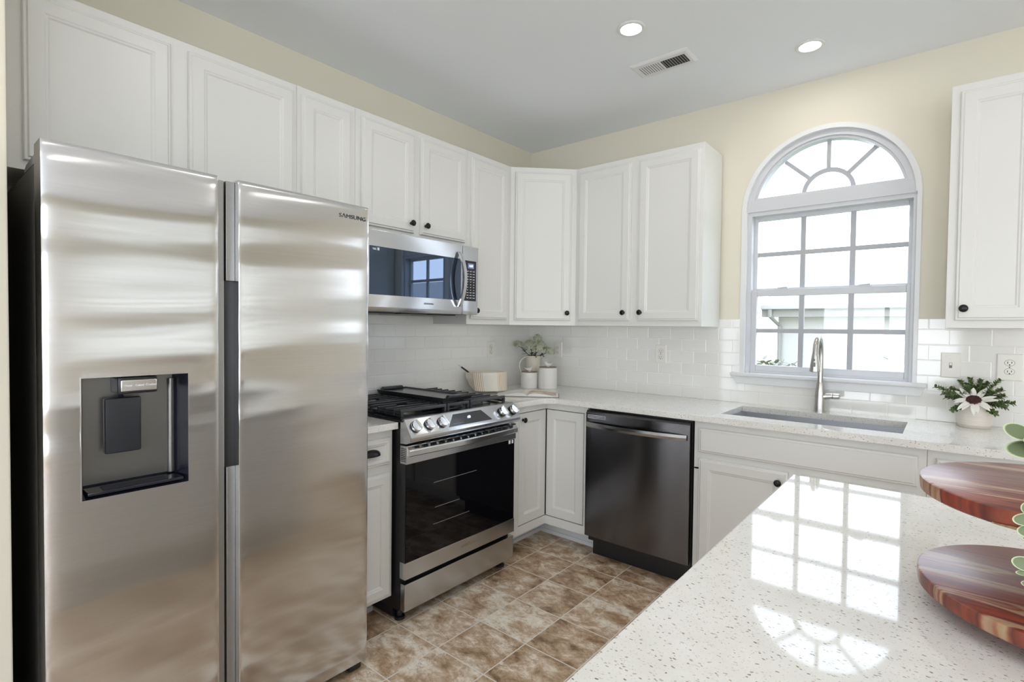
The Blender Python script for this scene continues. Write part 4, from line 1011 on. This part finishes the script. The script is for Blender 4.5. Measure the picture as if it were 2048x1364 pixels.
for v in g.bm.verts:
    if v.co.z > ZC + 0.20:
        o_ = Vector((v.co.x - px_, v.co.y + pd_)); a = o_.normalized().dot(Vector((0.63, 0.777)))
        if a > 0.6:
            k = (a - 0.6) / 0.4 * (v.co.z - ZC - 0.20) / 0.022
            v.co.x += 0.63 * 0.016 * k; v.co.y += 0.777 * 0.016 * k; v.co.z += 0.006 * k
obj('jug', g, CREAM, r, smooth=60)
hu = Vector((-0.63, 0.777, 0)); pts = []
for i in range(13):
    a = i / 12
    pts.append(Vector((px_, pd_, ZC)) + hu * (0.054 + 0.052 * math.sin(PI * min(1, a * 1.02) ** 0.75)) + Vector((0, 0, 0.218 - 0.17 * a)))
g = G(); g.tube(pts, 0.0055, 10, up=(0.777, 0.63, 0)); obj('handle', g, CREAM, r, smooth=60)

random.seed(5)
PET = pbr('flower_white', (0.80, 0.82, 0.70), 0.6, var=0.12, bscale=120)
STEM = pbr('stem_green', (0.09, 0.12, 0.05), 0.6)
LEAFG = pbr('leaf_green', (0.05, 0.10, 0.03), 0.5, var=0.3, bscale=50)
def flower_stem(label, tip, rad, n, root_off=(0, 0), leaf_side=1):
    base = Vector((px_ + root_off[0], pd_ + root_off[1], ZC + 0.06)); tip = Vector(tip)
    r = thing('flower_stem', label, 'flower', base, 'white flower stems in the pitcher')
    mouth = Vector((px_ + root_off[0] * 0.8 + (tip.x - px_) * 0.22, pd_ + root_off[1] * 0.8 + (tip.y - pd_) * 0.22, ZC + 0.215))
    g = G(); g.tube([base, mouth, mouth.lerp(tip, 0.6) + Vector((0, 0, 0.004)), tip], [0.0022, 0.0022, 0.002, 0.0016], 8)
    obj('stem', g, STEM, r)
    g = G()
    for i in range(n):
        th = random.uniform(0, 2 * PI); ph = math.acos(random.uniform(-0.55, 1))
        q = tip + Vector((rad * math.sin(ph) * math.cos(th), rad * math.sin(ph) * math.sin(th), rad * 0.9 * math.cos(ph))) * random.uniform(0.75, 1.05)
        ax = (q - tip).normalized(); t1 = ax.orthogonal().normalized(); t2 = ax.cross(t1)
        for k in range(5):
            a = 2 * PI * k / 5 + i; dv = t1 * math.cos(a) + t2 * math.sin(a)
            w_ = ax.cross(dv)
            s_ = 0.0115
            g.face([q, q + dv * s_ * 0.6 + w_ * s_ * 0.35 + ax * 0.002, q + dv * s_ + ax * 0.0035, q + dv * s_ * 0.6 - w_ * s_ * 0.35 + ax * 0.002])
    bmesh.ops.solidify(g.bm, geom=g.bm.faces[:], thickness=0.0006)
    obj('blossom_head', g, PET, r, smooth=0)
    g = G()
    for k in range(10):
        f = random.uniform(0.05, 0.7); q = mouth.lerp(tip, f)
        a = random.uniform(0, 2 * PI); g.leaf(q, (math.cos(a), math.sin(a), random.uniform(-0.1, 0.7)), (0, 0, 1), random.uniform(0.03, 0.055), 0.014, 0.2, 0.2, 0.0005, 0.8)
    obj('leaves', g, LEAFG, r)
flower_stem('white flower stem leaning out left of the pitcher', (0.068, 0.228, 1.212), 0.031, 80)
flower_stem('tallest white flower stem standing up from the pitcher', (0.20, 0.165, 1.262), 0.030, 80, (0.01, 0))
flower_stem('full white flower head at the left of the dense cluster', (0.158, 0.195, 1.205), 0.046, 130, (0.0, 0.01))
flower_stem('full white flower head at the middle of the dense cluster', (0.222, 0.175, 1.195), 0.055, 160, (0.01, 0.01))
flower_stem('white flower stem drooping low toward the corner outlet', (0.285, 0.125, 1.165), 0.033, 70, (0.015, -0.01))

# batter bowl, towel, spatula
bx_, bd_ = 0.147, 0.668
r = thing('mixing_bowl', 'cream mixing bowl on the counter beside the range', 'bowl', (bx_, bd_, ZC))
g = G(); g.lathe((bx_, bd_, ZC), [(0.070, 0), (0.074, 0.004), (0.082, 0.012), (0.110, 0.045), (0.124, 0.078), (0.130, 0.082), (0.134, 0.10), (0.137, 0.128), (0.133, 0.131), (0.129, 0.125), (0.120, 0.082), (0.075, 0.02), (0.01, 0.014)], 44)
obj('bowl', g, CREAM, r, smooth=50)
def stripe_cloth():
    m, N, L, p = newmat('striped_cloth')
    tc = N.new('ShaderNodeTexCoord'); uv = tc.outputs['UV']; sp = N.new('ShaderNodeSeparateXYZ'); L.new(uv, sp.inputs[0])
    w = N.new('ShaderNodeMath'); w.operation = 'MULTIPLY'; w.inputs[1].default_value = 2 * PI * 22; L.new(sp.outputs[0], w.inputs[0])
    s = N.new('ShaderNodeMath'); s.operation = 'SINE'; L.new(w.outputs[0], s.inputs[0])
    gt = N.new('ShaderNodeMath'); gt.operation = 'GREATER_THAN'; gt.inputs[1].default_value = 0.35; L.new(s.outputs[0], gt.inputs[0])
    # stripes only in the two outer bands
    ab = N.new('ShaderNodeMath'); ab.operation = 'SUBTRACT'; ab.inputs[1].default_value = 0.42; L.new(sp.outputs[0], ab.inputs[0])
    a2 = N.new('ShaderNodeMath'); a2.operation = 'ABSOLUTE'; L.new(ab.outputs[0], a2.inputs[0])
    g2 = N.new('ShaderNodeMath'); g2.operation = 'GREATER_THAN'; g2.inputs[1].default_value = 0.18; L.new(a2.outputs[0], g2.inputs[0])
    ml = N.new('ShaderNodeMath'); ml.operation = 'MULTIPLY'; L.new(gt.outputs[0], ml.inputs[0]); L.new(g2.outputs[0], ml.inputs[1])
    mx = N.new('ShaderNodeMixRGB'); mx.inputs[1].default_value = (0.76, 0.73, 0.66, 1); mx.inputs[2].default_value = (0.55, 0.40, 0.24, 1)
    L.new(ml.outputs[0], mx.inputs[0]); L.new(mx.outputs[0], p.inputs['Base Color']); p.inputs['Roughness'].default_value = 0.9
    return m
g = G(); uvs = {}
# towel draped over the front-right rim (towards the camera)
cols, rows = 24, 16
prof = [(0.100, 0.118), (0.120, 0.131), (0.134, 0.1365), (0.142, 0.132), (0.144, 0.115), (0.144, 0.09), (0.144, 0.07), (0.145, 0.055), (0.147, 0.036), (0.148, 0.017)]
ang0, ang1 = math.radians(98), math.radians(-18)      # angle from +x towards +d
grid = []
for i in range(cols + 1):
    f = i / cols; rowv = []
    for j, (rr, zz) in enumerate(prof):
        a = math.radians(84) + (math.radians(-30) - math.radians(84)) * f
        hang = max(0, j - 3) / 6
        a -= 0.18 * hang * (1 - f) - 0.02 * hang
        rr2 = rr + 0.003 * math.sin(f * 17) * hang
        rowv.append(g.v((bx_ + rr2 * math.cos(a), bd_ + rr2 * math.sin(a), ZC + zz)))
    grid.append(rowv)
uvl = g.bm.loops.layers.uv.new('UVMap')
for i in range(cols):
    for j in range(len(prof) - 1):
        fc = g.bm.faces.new([grid[i][j], grid[i + 1][j], grid[i + 1][j + 1], grid[i][j + 1]])
        for l, (a, b) in zip(fc.loops, ((i, j), (i + 1, j), (i + 1, j + 1), (i, j + 1))): l[uvl].uv = (a / cols, b / len(prof))
bmesh.ops.recalc_face_normals(g.bm, faces=g.bm.faces)
bmesh.ops.solidify(g.bm, geom=g.bm.faces[:], thickness=-0.002)
single('dish_towel', g, stripe_cloth(), 'cream dish towel with tan stripes draped over the bowl', 'towel', smooth=60)
r = thing('spatula', 'slim utensil leaning out of the cream bowl', 'utensil', (bx_ - 0.02, bd_ + 0.06, ZC + 0.07))
tp = (0.050, 0.825, ZC + 0.178); bt = (0.13, 0.665, ZC + 0.05)
A_, B_ = Vector(bt), Vector(tp)
g = G(); g.tube([A_, A_.lerp(B_, 0.62)], [0.004, 0.004], 10); obj('shaft', g, STB, r)
g = G(); g.tube([A_.lerp(B_, 0.62), A_.lerp(B_, 0.64), A_.lerp(B_, 0.9)], [0.004, 0.006, 0.0055], 10); obj('grip', g, BLK, r)
g = G(); g.tube([A_.lerp(B_, 0.9), A_.lerp(B_, 1.03)], [0.0022, 0.0015], 8); obj('hook_end', g, STB, r)

# open book
sp0 = Vector((0.528, 0.705, ZC)); ax_u = Vector((0.82, -0.572, 0)); ax_v = Vector((-0.572, -0.82, 0)); BW, BD = 0.195, 0.205
r = thing('open_book', 'open cookbook lying on the counter in front of the canisters', 'book', sp0 + ax_v * 0.12)
def page_h(f): return 0.004 + 0.020 * (math.sin(PI * min(1, f ** 0.55)) if f > 0 else 0) * (1 - 0.35 * f)
PAPER = pbr('book_paper', (0.76, 0.745, 0.71), 0.7); PRINT = pbr('page_picture', (0.62, 0.50, 0.42), 0.6, var=0.45, bscale=18)
for s_ in (-1, 1):
    g = G(); R = []
    for i in range(15):
        f = i / 14; p = sp0 + ax_u * (s_ * BW * f); h = page_h(f)
        R.append([p + Vector((0, 0, 0.003)), p + ax_v * BD + Vector((0, 0, 0.003)), p + ax_v * BD + Vector((0, 0, max(h, 0.0045))), p + Vector((0, 0, max(h, 0.0045)))])
    g.rings(R); pb = obj('page_block', g, PAPER, r, smooth=40)
    if s_ > 0:
        g = G(); R = []
        for i in range(11):
            f = 0.06 + 0.86 * i / 10; p = sp0 + ax_u * (s_ * BW * f) + Vector((0, 0, page_h(f) + 0.0004))
            R.append([p + ax_v * 0.03, p + ax_v * (BD - 0.02), p + ax_v * (BD - 0.02) + Vector((0, 0, 0.0003)), p + ax_v * 0.03 + Vector((0, 0, 0.0003))])
        g.rings(R); obj('page_picture', g, PRINT, pb)
g = G(); c0 = sp0 - ax_u * (BW + 0.004) - ax_v * 0.003
g.obox(c0, tuple(ax_u), tuple(ax_v), (0, 0, 1), (0, 2 * BW + 0.008), (0, BD + 0.006), (0.0005, 0.003)); obj('cover', g, pbr('book_cover', (0.10, 0.09, 0.09), 0.5), r)

# ------------------------------------------------------------------ boxwood planter by the window
bx2, bd2 = 2.617, 0.093
r = thing('potted_arrangement', 'white ribbed pot of boxwood with a white magnolia bloom, right of the sink', 'plant', (bx2, bd2, ZC))
prof = [(0.052, 0), (0.055, 0.002), (0.0605, 0.012)]
for k in range(9): prof += [(0.0625, 0.014 + 0.0095 * k), (0.0635, 0.019 + 0.0095 * k), (0.0622, 0.0225 + 0.0095 * k)]
prof += [(0.063, 0.102), (0.0625, 0.106), (0.057, 0.106), (0.055, 0.09), (0.01, 0.088)]
g = G(); g.lathe((bx2, bd2, ZC), prof, 44); obj('pot', g, pbr('ribbed_pot', (0.74, 0.69, 0.63), 0.4), r, smooth=60)
BOXG = pbr('boxwood_leaf', (0.10, 0.15, 0.05), 0.4, var=0.7, bscale=70)
WPET = pbr('magnolia_petal', (0.80, 0.79, 0.74), 0.5)
pc0 = Vector((bx2, bd2, ZC + 0.098))
random.seed(11)
tips = [(2.575, 0.12, 1.060), (2.650, 0.12, 1.065), (2.62, 0.06, 1.085), (2.52, 0.11, 1.035), (2.71, 0.12, 1.06), (2.59, 0.05, 1.095), (2.482, 0.13, 1.082), (2.51, 0.15, 1.055), (2.542, 0.17, 0.985), (2.535, 0.08, 1.075), (2.565, 0.10, 1.112), (2.60, 0.07, 1.122), (2.585, 0.13, 1.09), (2.635, 0.09, 1.120), (2.66, 0.07, 1.108),
        (2.697, 0.09, 1.124), (2.702, 0.12, 1.085), (2.668, 0.13, 1.078), (2.740, 0.13, 1.030), (2.715, 0.14, 1.012), (2.682, 0.17, 0.985), (2.70, 0.11, 1.05), (2.55, 0.06, 1.06), (2.64, 0.05, 1.10)]
for t in tips:
    t = Vector(t); st = pc0 + (t - pc0) * 0.12; midp = st.lerp(t, 0.5) + Vector((0, 0, 0.014))
    g = G(); P = []
    for i in range(7):
        f = i / 6; P.append(st.lerp(midp, f).lerp(midp.lerp(t, f), f))
    g.tube(P, 0.0012, 6)
    sp = obj('sprig_stem', g, STEM, r)
    g = G()
    for i in range(1, 15):
        f = i / 14; q = st.lerp(midp, f).lerp(midp.lerp(t, f), f); tt = (t - st).normalized()
        for k in range(3):
            a = i * 1.3 + k * 2.1; side = tt.orthogonal().normalized(); s2 = tt.cross(side)
            dv = side * math.cos(a) + s2 * math.sin(a) + tt * 0.5 + Vector((0, 0, 0.25))
            g.leaf(q, dv, tt + Vector((0, 0, 0.6)), random.uniform(0.014, 0.019), random.uniform(0.011, 0.0145), 0.25, 0.0, 0.0005, 0.75)
    obj('sprig_leaves', g, BOXG, sp, smooth=50)
fc = Vector((2.612, 0.140, ZC + 0.128))
ax_f = Vector((-0.05, 0.62, 0.78)).normalized(); e1 = Vector((1, 0, 0)); e1 = (e1 - ax_f * e1.dot(ax_f)).normalized(); e2 = ax_f.cross(e1)
g = G()
for i in range(90):
    f = math.sqrt(i / 90); a = i * 2.39996
    q = fc + (e1 * math.cos(a) + e2 * math.sin(a)) * (0.026 * f) + ax_f * (0.012 * (1 - f * f))
    g.ball(q, 0.0032, 6)
fo = obj('flower_center', g, pbr('flower_center', (0.06, 0.016, 0.012), 0.7), r, label='dark brown flower center')
for k in range(16):
    a = 2 * PI * k / 16 + (0.2 if k % 2 else 0); dv = e1 * math.cos(a) + e2 * math.sin(a)
    out = 0.25 if k % 2 else 0.6
    ln = random.uniform(0.045, 0.068)
    g = G(); g.leaf(fc + dv * 0.018 - ax_f * 0.004, dv + ax_f * (out if e2.z * math.sin(a) > 0 else 0.12), ax_f, ln, 0.021, 0.25, 0.18 if e2.z * math.sin(a) < 0 else 0.0, 0.0006, 0.75)
    obj('petal', g, WPET, r, smooth=50)

# ------------------------------------------------------------------ tiered tray with trailing succulent
TXc, TDc, TR = 2.676, 2.150, 0.190
Z1, Z2 = 0.956, 1.104
r = thing('tiered_tray', 'two-tier round reddish wood tray on the island', 'tray', (TXc, TDc, ZC))
def board(z, name):
    g = G(); g.lathe((TXc, TDc, z), [(TR - 0.004, -0.0235), (TR - 0.0005, -0.021), (TR + 0.0005, -0.010), (TR, -0.002), (TR - 0.003, 0.0)], 96)
    return obj(name, g, WOOD, r, smooth=40)
board(Z1, 'lower_board'); ub = board(Z2, 'upper_board')
g = G(); random.seed(3)
R = []
for i in range(41):
    a = math.radians(70) + math.radians(55) * i / 40; t = 0.006 * math.sin(PI * i / 40) * random.uniform(0.75, 1.0)
    p = Vector((TXc + (TR + 0.001) * math.cos(a), TDc + (TR + 0.001) * math.sin(a), 0)); q = Vector((math.cos(a), math.sin(a), 0))
    R.append([p + Vector((0, 0, Z2 - 0.0225)), p + q * 0.0012 + Vector((0, 0, Z2 - 0.022)), p + q * 0.0012 + Vector((0, 0, Z2 - 0.0225 + t + 0.002)), p + Vector((0, 0, Z2 - 0.0225 + t + 0.002))])
g.rings(R); obj('bark_edge', g, pbr('bark_edge', (0.30, 0.20, 0.10), 0.8, var=0.5, bscale=120), ub, label='strip of pale bark edge')
for k in range(3):
    a = math.radians(90 + 120 * k); g = G(); g.lathe((TXc + 0.12 * math.cos(a), TDc + 0.12 * math.sin(a), ZC), [(0.014, 0), (0.016, 0.004), (0.016, Z1 - 0.0235 - ZC)], 20); obj('foot', g, BLK, r)
g = G(); g.lathe((TXc, TDc, Z1), [(0.016, 0), (0.008, 0.006), (0.008, Z2 - Z1 - 0.0235)], 20); obj('post', g, BLK, r)
r = thing('succulent', 'trailing succulent in a dark pot on the upper tray', 'plant', (2.655, 2.12, Z2))
g = G(); g.lathe((2.658, 2.12, Z2), [(0.041, 0), (0.043, 0.003), (0.049, 0.041), (0.050, 0.045), (0.046, 0.045), (0.044, 0.036), (0.01, 0.035)], 36); obj('pot', g, pbr('plum_pot', (0.018, 0.008, 0.022), 0.25), r)
def succ_leaf_mat():
    m, N, L, p = newmat('succulent_leaf')
    tc = N.new('ShaderNodeTexCoord'); sp = N.new('ShaderNodeSeparateXYZ'); L.new(tc.outputs['UV'], sp.inputs[0])
    rp = N.new('ShaderNodeValToRGB'); E = rp.color_ramp.elements
    E[0].position = 0.84; E[0].color = (0.135, 0.175, 0.085, 1); E[1].position = 0.95; E[1].color = (0.50, 0.58, 0.36, 1)
    L.new(sp.outputs[0], rp.inputs[0]); L.new(rp.outputs[0], p.inputs['Base Color']); p.inputs['Roughness'].default_value = 0.45
    return m
SUCC = succ_leaf_mat()
def round_leaf(base, dirv, nrm, ln, wd, cup=0.12):
    b = Vector(base); t = Vector(dirv).normalized(); n = Vector(nrm); n = (n - t * n.dot(t)).normalized(); w = t.cross(n)
    g = G(); uvl = g.bm.loops.layers.uv.new('UVMap'); c = b + t * (ln * 0.55); seg = 22
    for s_, th in ((1, 0.0018), (-1, -0.0012)):
        rs = []
        for q in (0.0, 0.35, 0.7, 0.86, 1.0):
            ring = []
            for k in range(seg):
                a = 2 * PI * k / seg; uu = math.cos(a) * q; vv = math.sin(a) * q
                sq = 1.0 - 0.28 * max(0, -uu)
                ring.append((g.v(c + t * (ln * 0.5 * uu) + w * (wd * 0.5 * vv * sq) + n * (cup * ln * 0.5 * (uu * uu + 0.6 * vv * vv) + th * (1 - q ** 4))), q))
            rs.append(ring)
        for A, Bq in zip(rs[:-1], rs[1:]):
            for k in range(seg):
                j = (k + 1) % seg
                quad = [A[k], A[j], Bq[j], Bq[k]]
                f = g.bm.faces.new([v for v, _ in quad] if s_ > 0 else [v for v, _ in quad][::-1])
                qq = [x for _, x in quad] if s_ > 0 else [x for _, x in quad][::-1]
                for l, u in zip(f.loops, qq): l[uvl].uv = (u, 0.5)
    bmesh.ops.remove_doubles(g.bm, verts=g.bm.verts, dist=0.00002)
    return g
camv = Vector((2.515, 3.235, 1.33))
random.seed(8)
crown = [((2.622, 2.13, 1.176), (-1, 0.15, 0.25), 0.038, 0.030), ((2.634, 2.135, 1.166), (-0.75, 0.5, 0.05), 0.032, 0.027), ((2.640, 2.14, 1.160), (-1, 0.1, -0.12), 0.052, 0.034), ((2.640, 2.13, 1.172), (-0.3, 0.2, 1), 0.034, 0.028),
         ((2.645, 2.13, 1.165), (0.1, 0.8, 0.4), 0.036, 0.03), ((2.66, 2.12, 1.17), (0.7, 0.2, 0.6), 0.038, 0.03), ((2.67, 2.12, 1.165), (1, 0.3, 0.1), 0.04, 0.03), ((2.65, 2.10, 1.17), (-0.2, -0.8, 0.5), 0.04, 0.03), ((2.66, 2.15, 1.16), (0.4, 1, -0.1), 0.04, 0.03)]
for b, dv, ln, wd in crown:
    b = Vector(b); g = round_leaf(b, dv, (camv - b).normalized() + Vector((0, 0, 0.8)), ln, wd); obj('leaf', g, SUCC, r, smooth=60)
trail = [(2.655, 2.14, 1.145), (2.638, 2.22, 1.152), (2.616, 2.30, 1.136), (2.608, 2.340, 1.112), (2.608, 2.345, 1.07), (2.609, 2.345, 1.025)]
g = G(); g.tube(trail, 0.0011, 10); obj('trailing_stem', g, STEM, r)
tr = [((2.608, 2.341, 1.113), (-0.9, 0.1, 0.35), 0.019, 0.017), ((2.608, 2.346, 1.108), (-1, 0.15, -0.25), 0.026, 0.015), ((2.608, 2.346, 1.093), (-0.85, 0.2, -0.15), 0.022, 0.014), ((2.609, 2.346, 1.080), (-0.9, 0.2, 0.1), 0.018, 0.006), ((2.609, 2.346, 1.048), (-1, 0.1, 0.12), 0.026, 0.017),
      ((2.609, 2.346, 1.040), (-0.9, 0.1, -0.1), 0.022, 0.007), ((2.609, 2.346, 1.026), (-0.8, 0.1, 0.0), 0.017, 0.008), ((2.637, 2.22, 1.154), (0.7, 0.3, 0.4), 0.028, 0.02), ((2.618, 2.29, 1.142), (0.9, 0.1, 0.2), 0.026, 0.02)]
for b, dv, ln, wd in tr:
    b = Vector(b); g = round_leaf(b, dv, (camv - b).normalized(), ln, wd); obj('leaf', g, SUCC, r, smooth=60)

# ------------------------------------------------------------------ outside the window
g = G(); g.box(-30, 30, -40, -0.5, -1.2, -0.9)
struct('ground', g, pbr('lawn', (0.10, 0.13, 0.06), 0.9, var=0.3, bscale=3))
HW = pbr('pale_siding', (0.46, 0.455, 0.44), 0.7); RF = pbr('roof_shingle', (0.235, 0.23, 0.225), 0.8, var=0.25, bscale=6, bstretch=(1, 4, 8)); FAS = pbr('fascia_grey', (0.24, 0.235, 0.22), 0.6)
r = thing('neighbor_house', 'pale neighboring house with shingle roof outside the window', 'house', (2.5, -11, -0.9))
g = G(); g.box(-0.35, 19.0, -15.0, -9.35, -0.9, 1.72); obj('wall', g, HW, r)
g = G(); g.prism([(-0.6, -8.95, 1.86), (-0.6, -12.3, 3.35), (-0.6, -15.6, 1.86), (-0.6, -15.6, 1.78), (-0.6, -8.95, 1.78)], (19.9, 0, 0)); obj('roof', g, RF, r)
g = G(); g.box(-0.6, 19.3, -9.35, -8.98, 1.64, 1.79); obj('fascia', g, FAS, r)
g = G(); g.box(-0.6, 19.3, -8.99, -8.86, 1.80, 1.90, 0.02); obj('gutter', g, pbr('gutter_white', (0.32, 0.32, 0.31), 0.5), r)
g = G(); g.tube([(-0.42, -8.92, 1.80), (-0.42, -8.92, 1.66), (-0.30, -9.25, 1.45), (-0.30, -9.3, -0.9)], 0.045, 10); obj('downspout', g, FAS, r)
g = G()
for k in range(10): g.box(1.72, 2.05, -9.36, -9.30, -0.8 + 0.22 * k, -0.66 + 0.22 * k)
obj('shutter', g, FAS, r)
r = thing('garage_wing', 'pale gabled wing of the neighboring house, left of its gutter', 'house', (-2.5, -9, -0.9))
g = G(); g.box(-6.0, -0.75, -8.75, -7.4, -0.9, 2.2); obj('wall', g, pbr('stucco', (0.33, 0.32, 0.295), 0.8), r)
g = G(); g.prism([(-6.3, -7.6, 2.2), (-0.70, -7.6, 2.2), (-0.70, -7.6, 2.30), (-3.3, -7.6, 4.4), (-6.3, -7.6, 3.0)], (0, -0.9, 0)); obj('roof', g, RF, r)
random.seed(2)
r = thing('shrub', 'leafy shrub outside the lower left window pane', 'shrub', (0.86, -3.6, -0.9))
g = G()
for i in range(260):
    a = random.uniform(0, 2 * PI); rr = math.sqrt(random.random())
    q = Vector((0.86 + 0.62 * rr * math.cos(a), -3.6 + 0.5 * rr * math.sin(a), 0.35 + 0.66 * math.sqrt(max(0, 1 - rr * rr)) * random.uniform(0.75, 1.0)))
    g.leaf(q, (random.uniform(-1, 1), random.uniform(-1, 1), random.uniform(-0.2, 1)), (0, 0, 1), 0.11, 0.05, 0.2, 0.1, 0.001, 0.8)
obj('foliage', g, pbr('shrub_leaf', (0.12, 0.125, 0.10), 0.6, var=0.3, bscale=8), r)
g = G(); g.tube([(0.86, -3.6, -0.9), (0.86, -3.6, 0.4)], 0.03, 8); obj('stem', g, STEM, r)
g = G(); P = [(1.92 + 0.30 * math.cos(2 * PI * i / 40), -3.3, 0.80 + 0.30 * math.sin(2 * PI * i / 40)) for i in range(41)]
g.tube(P, 0.008, 8); g.tube([(1.92, -3.3, 0.5), (1.92, -3.3, -0.9)], 0.012, 8)
single('garden_hoop', g, MGREY, 'thin round wire hoop on a stake outside the lower right pane', 'garden ornament')
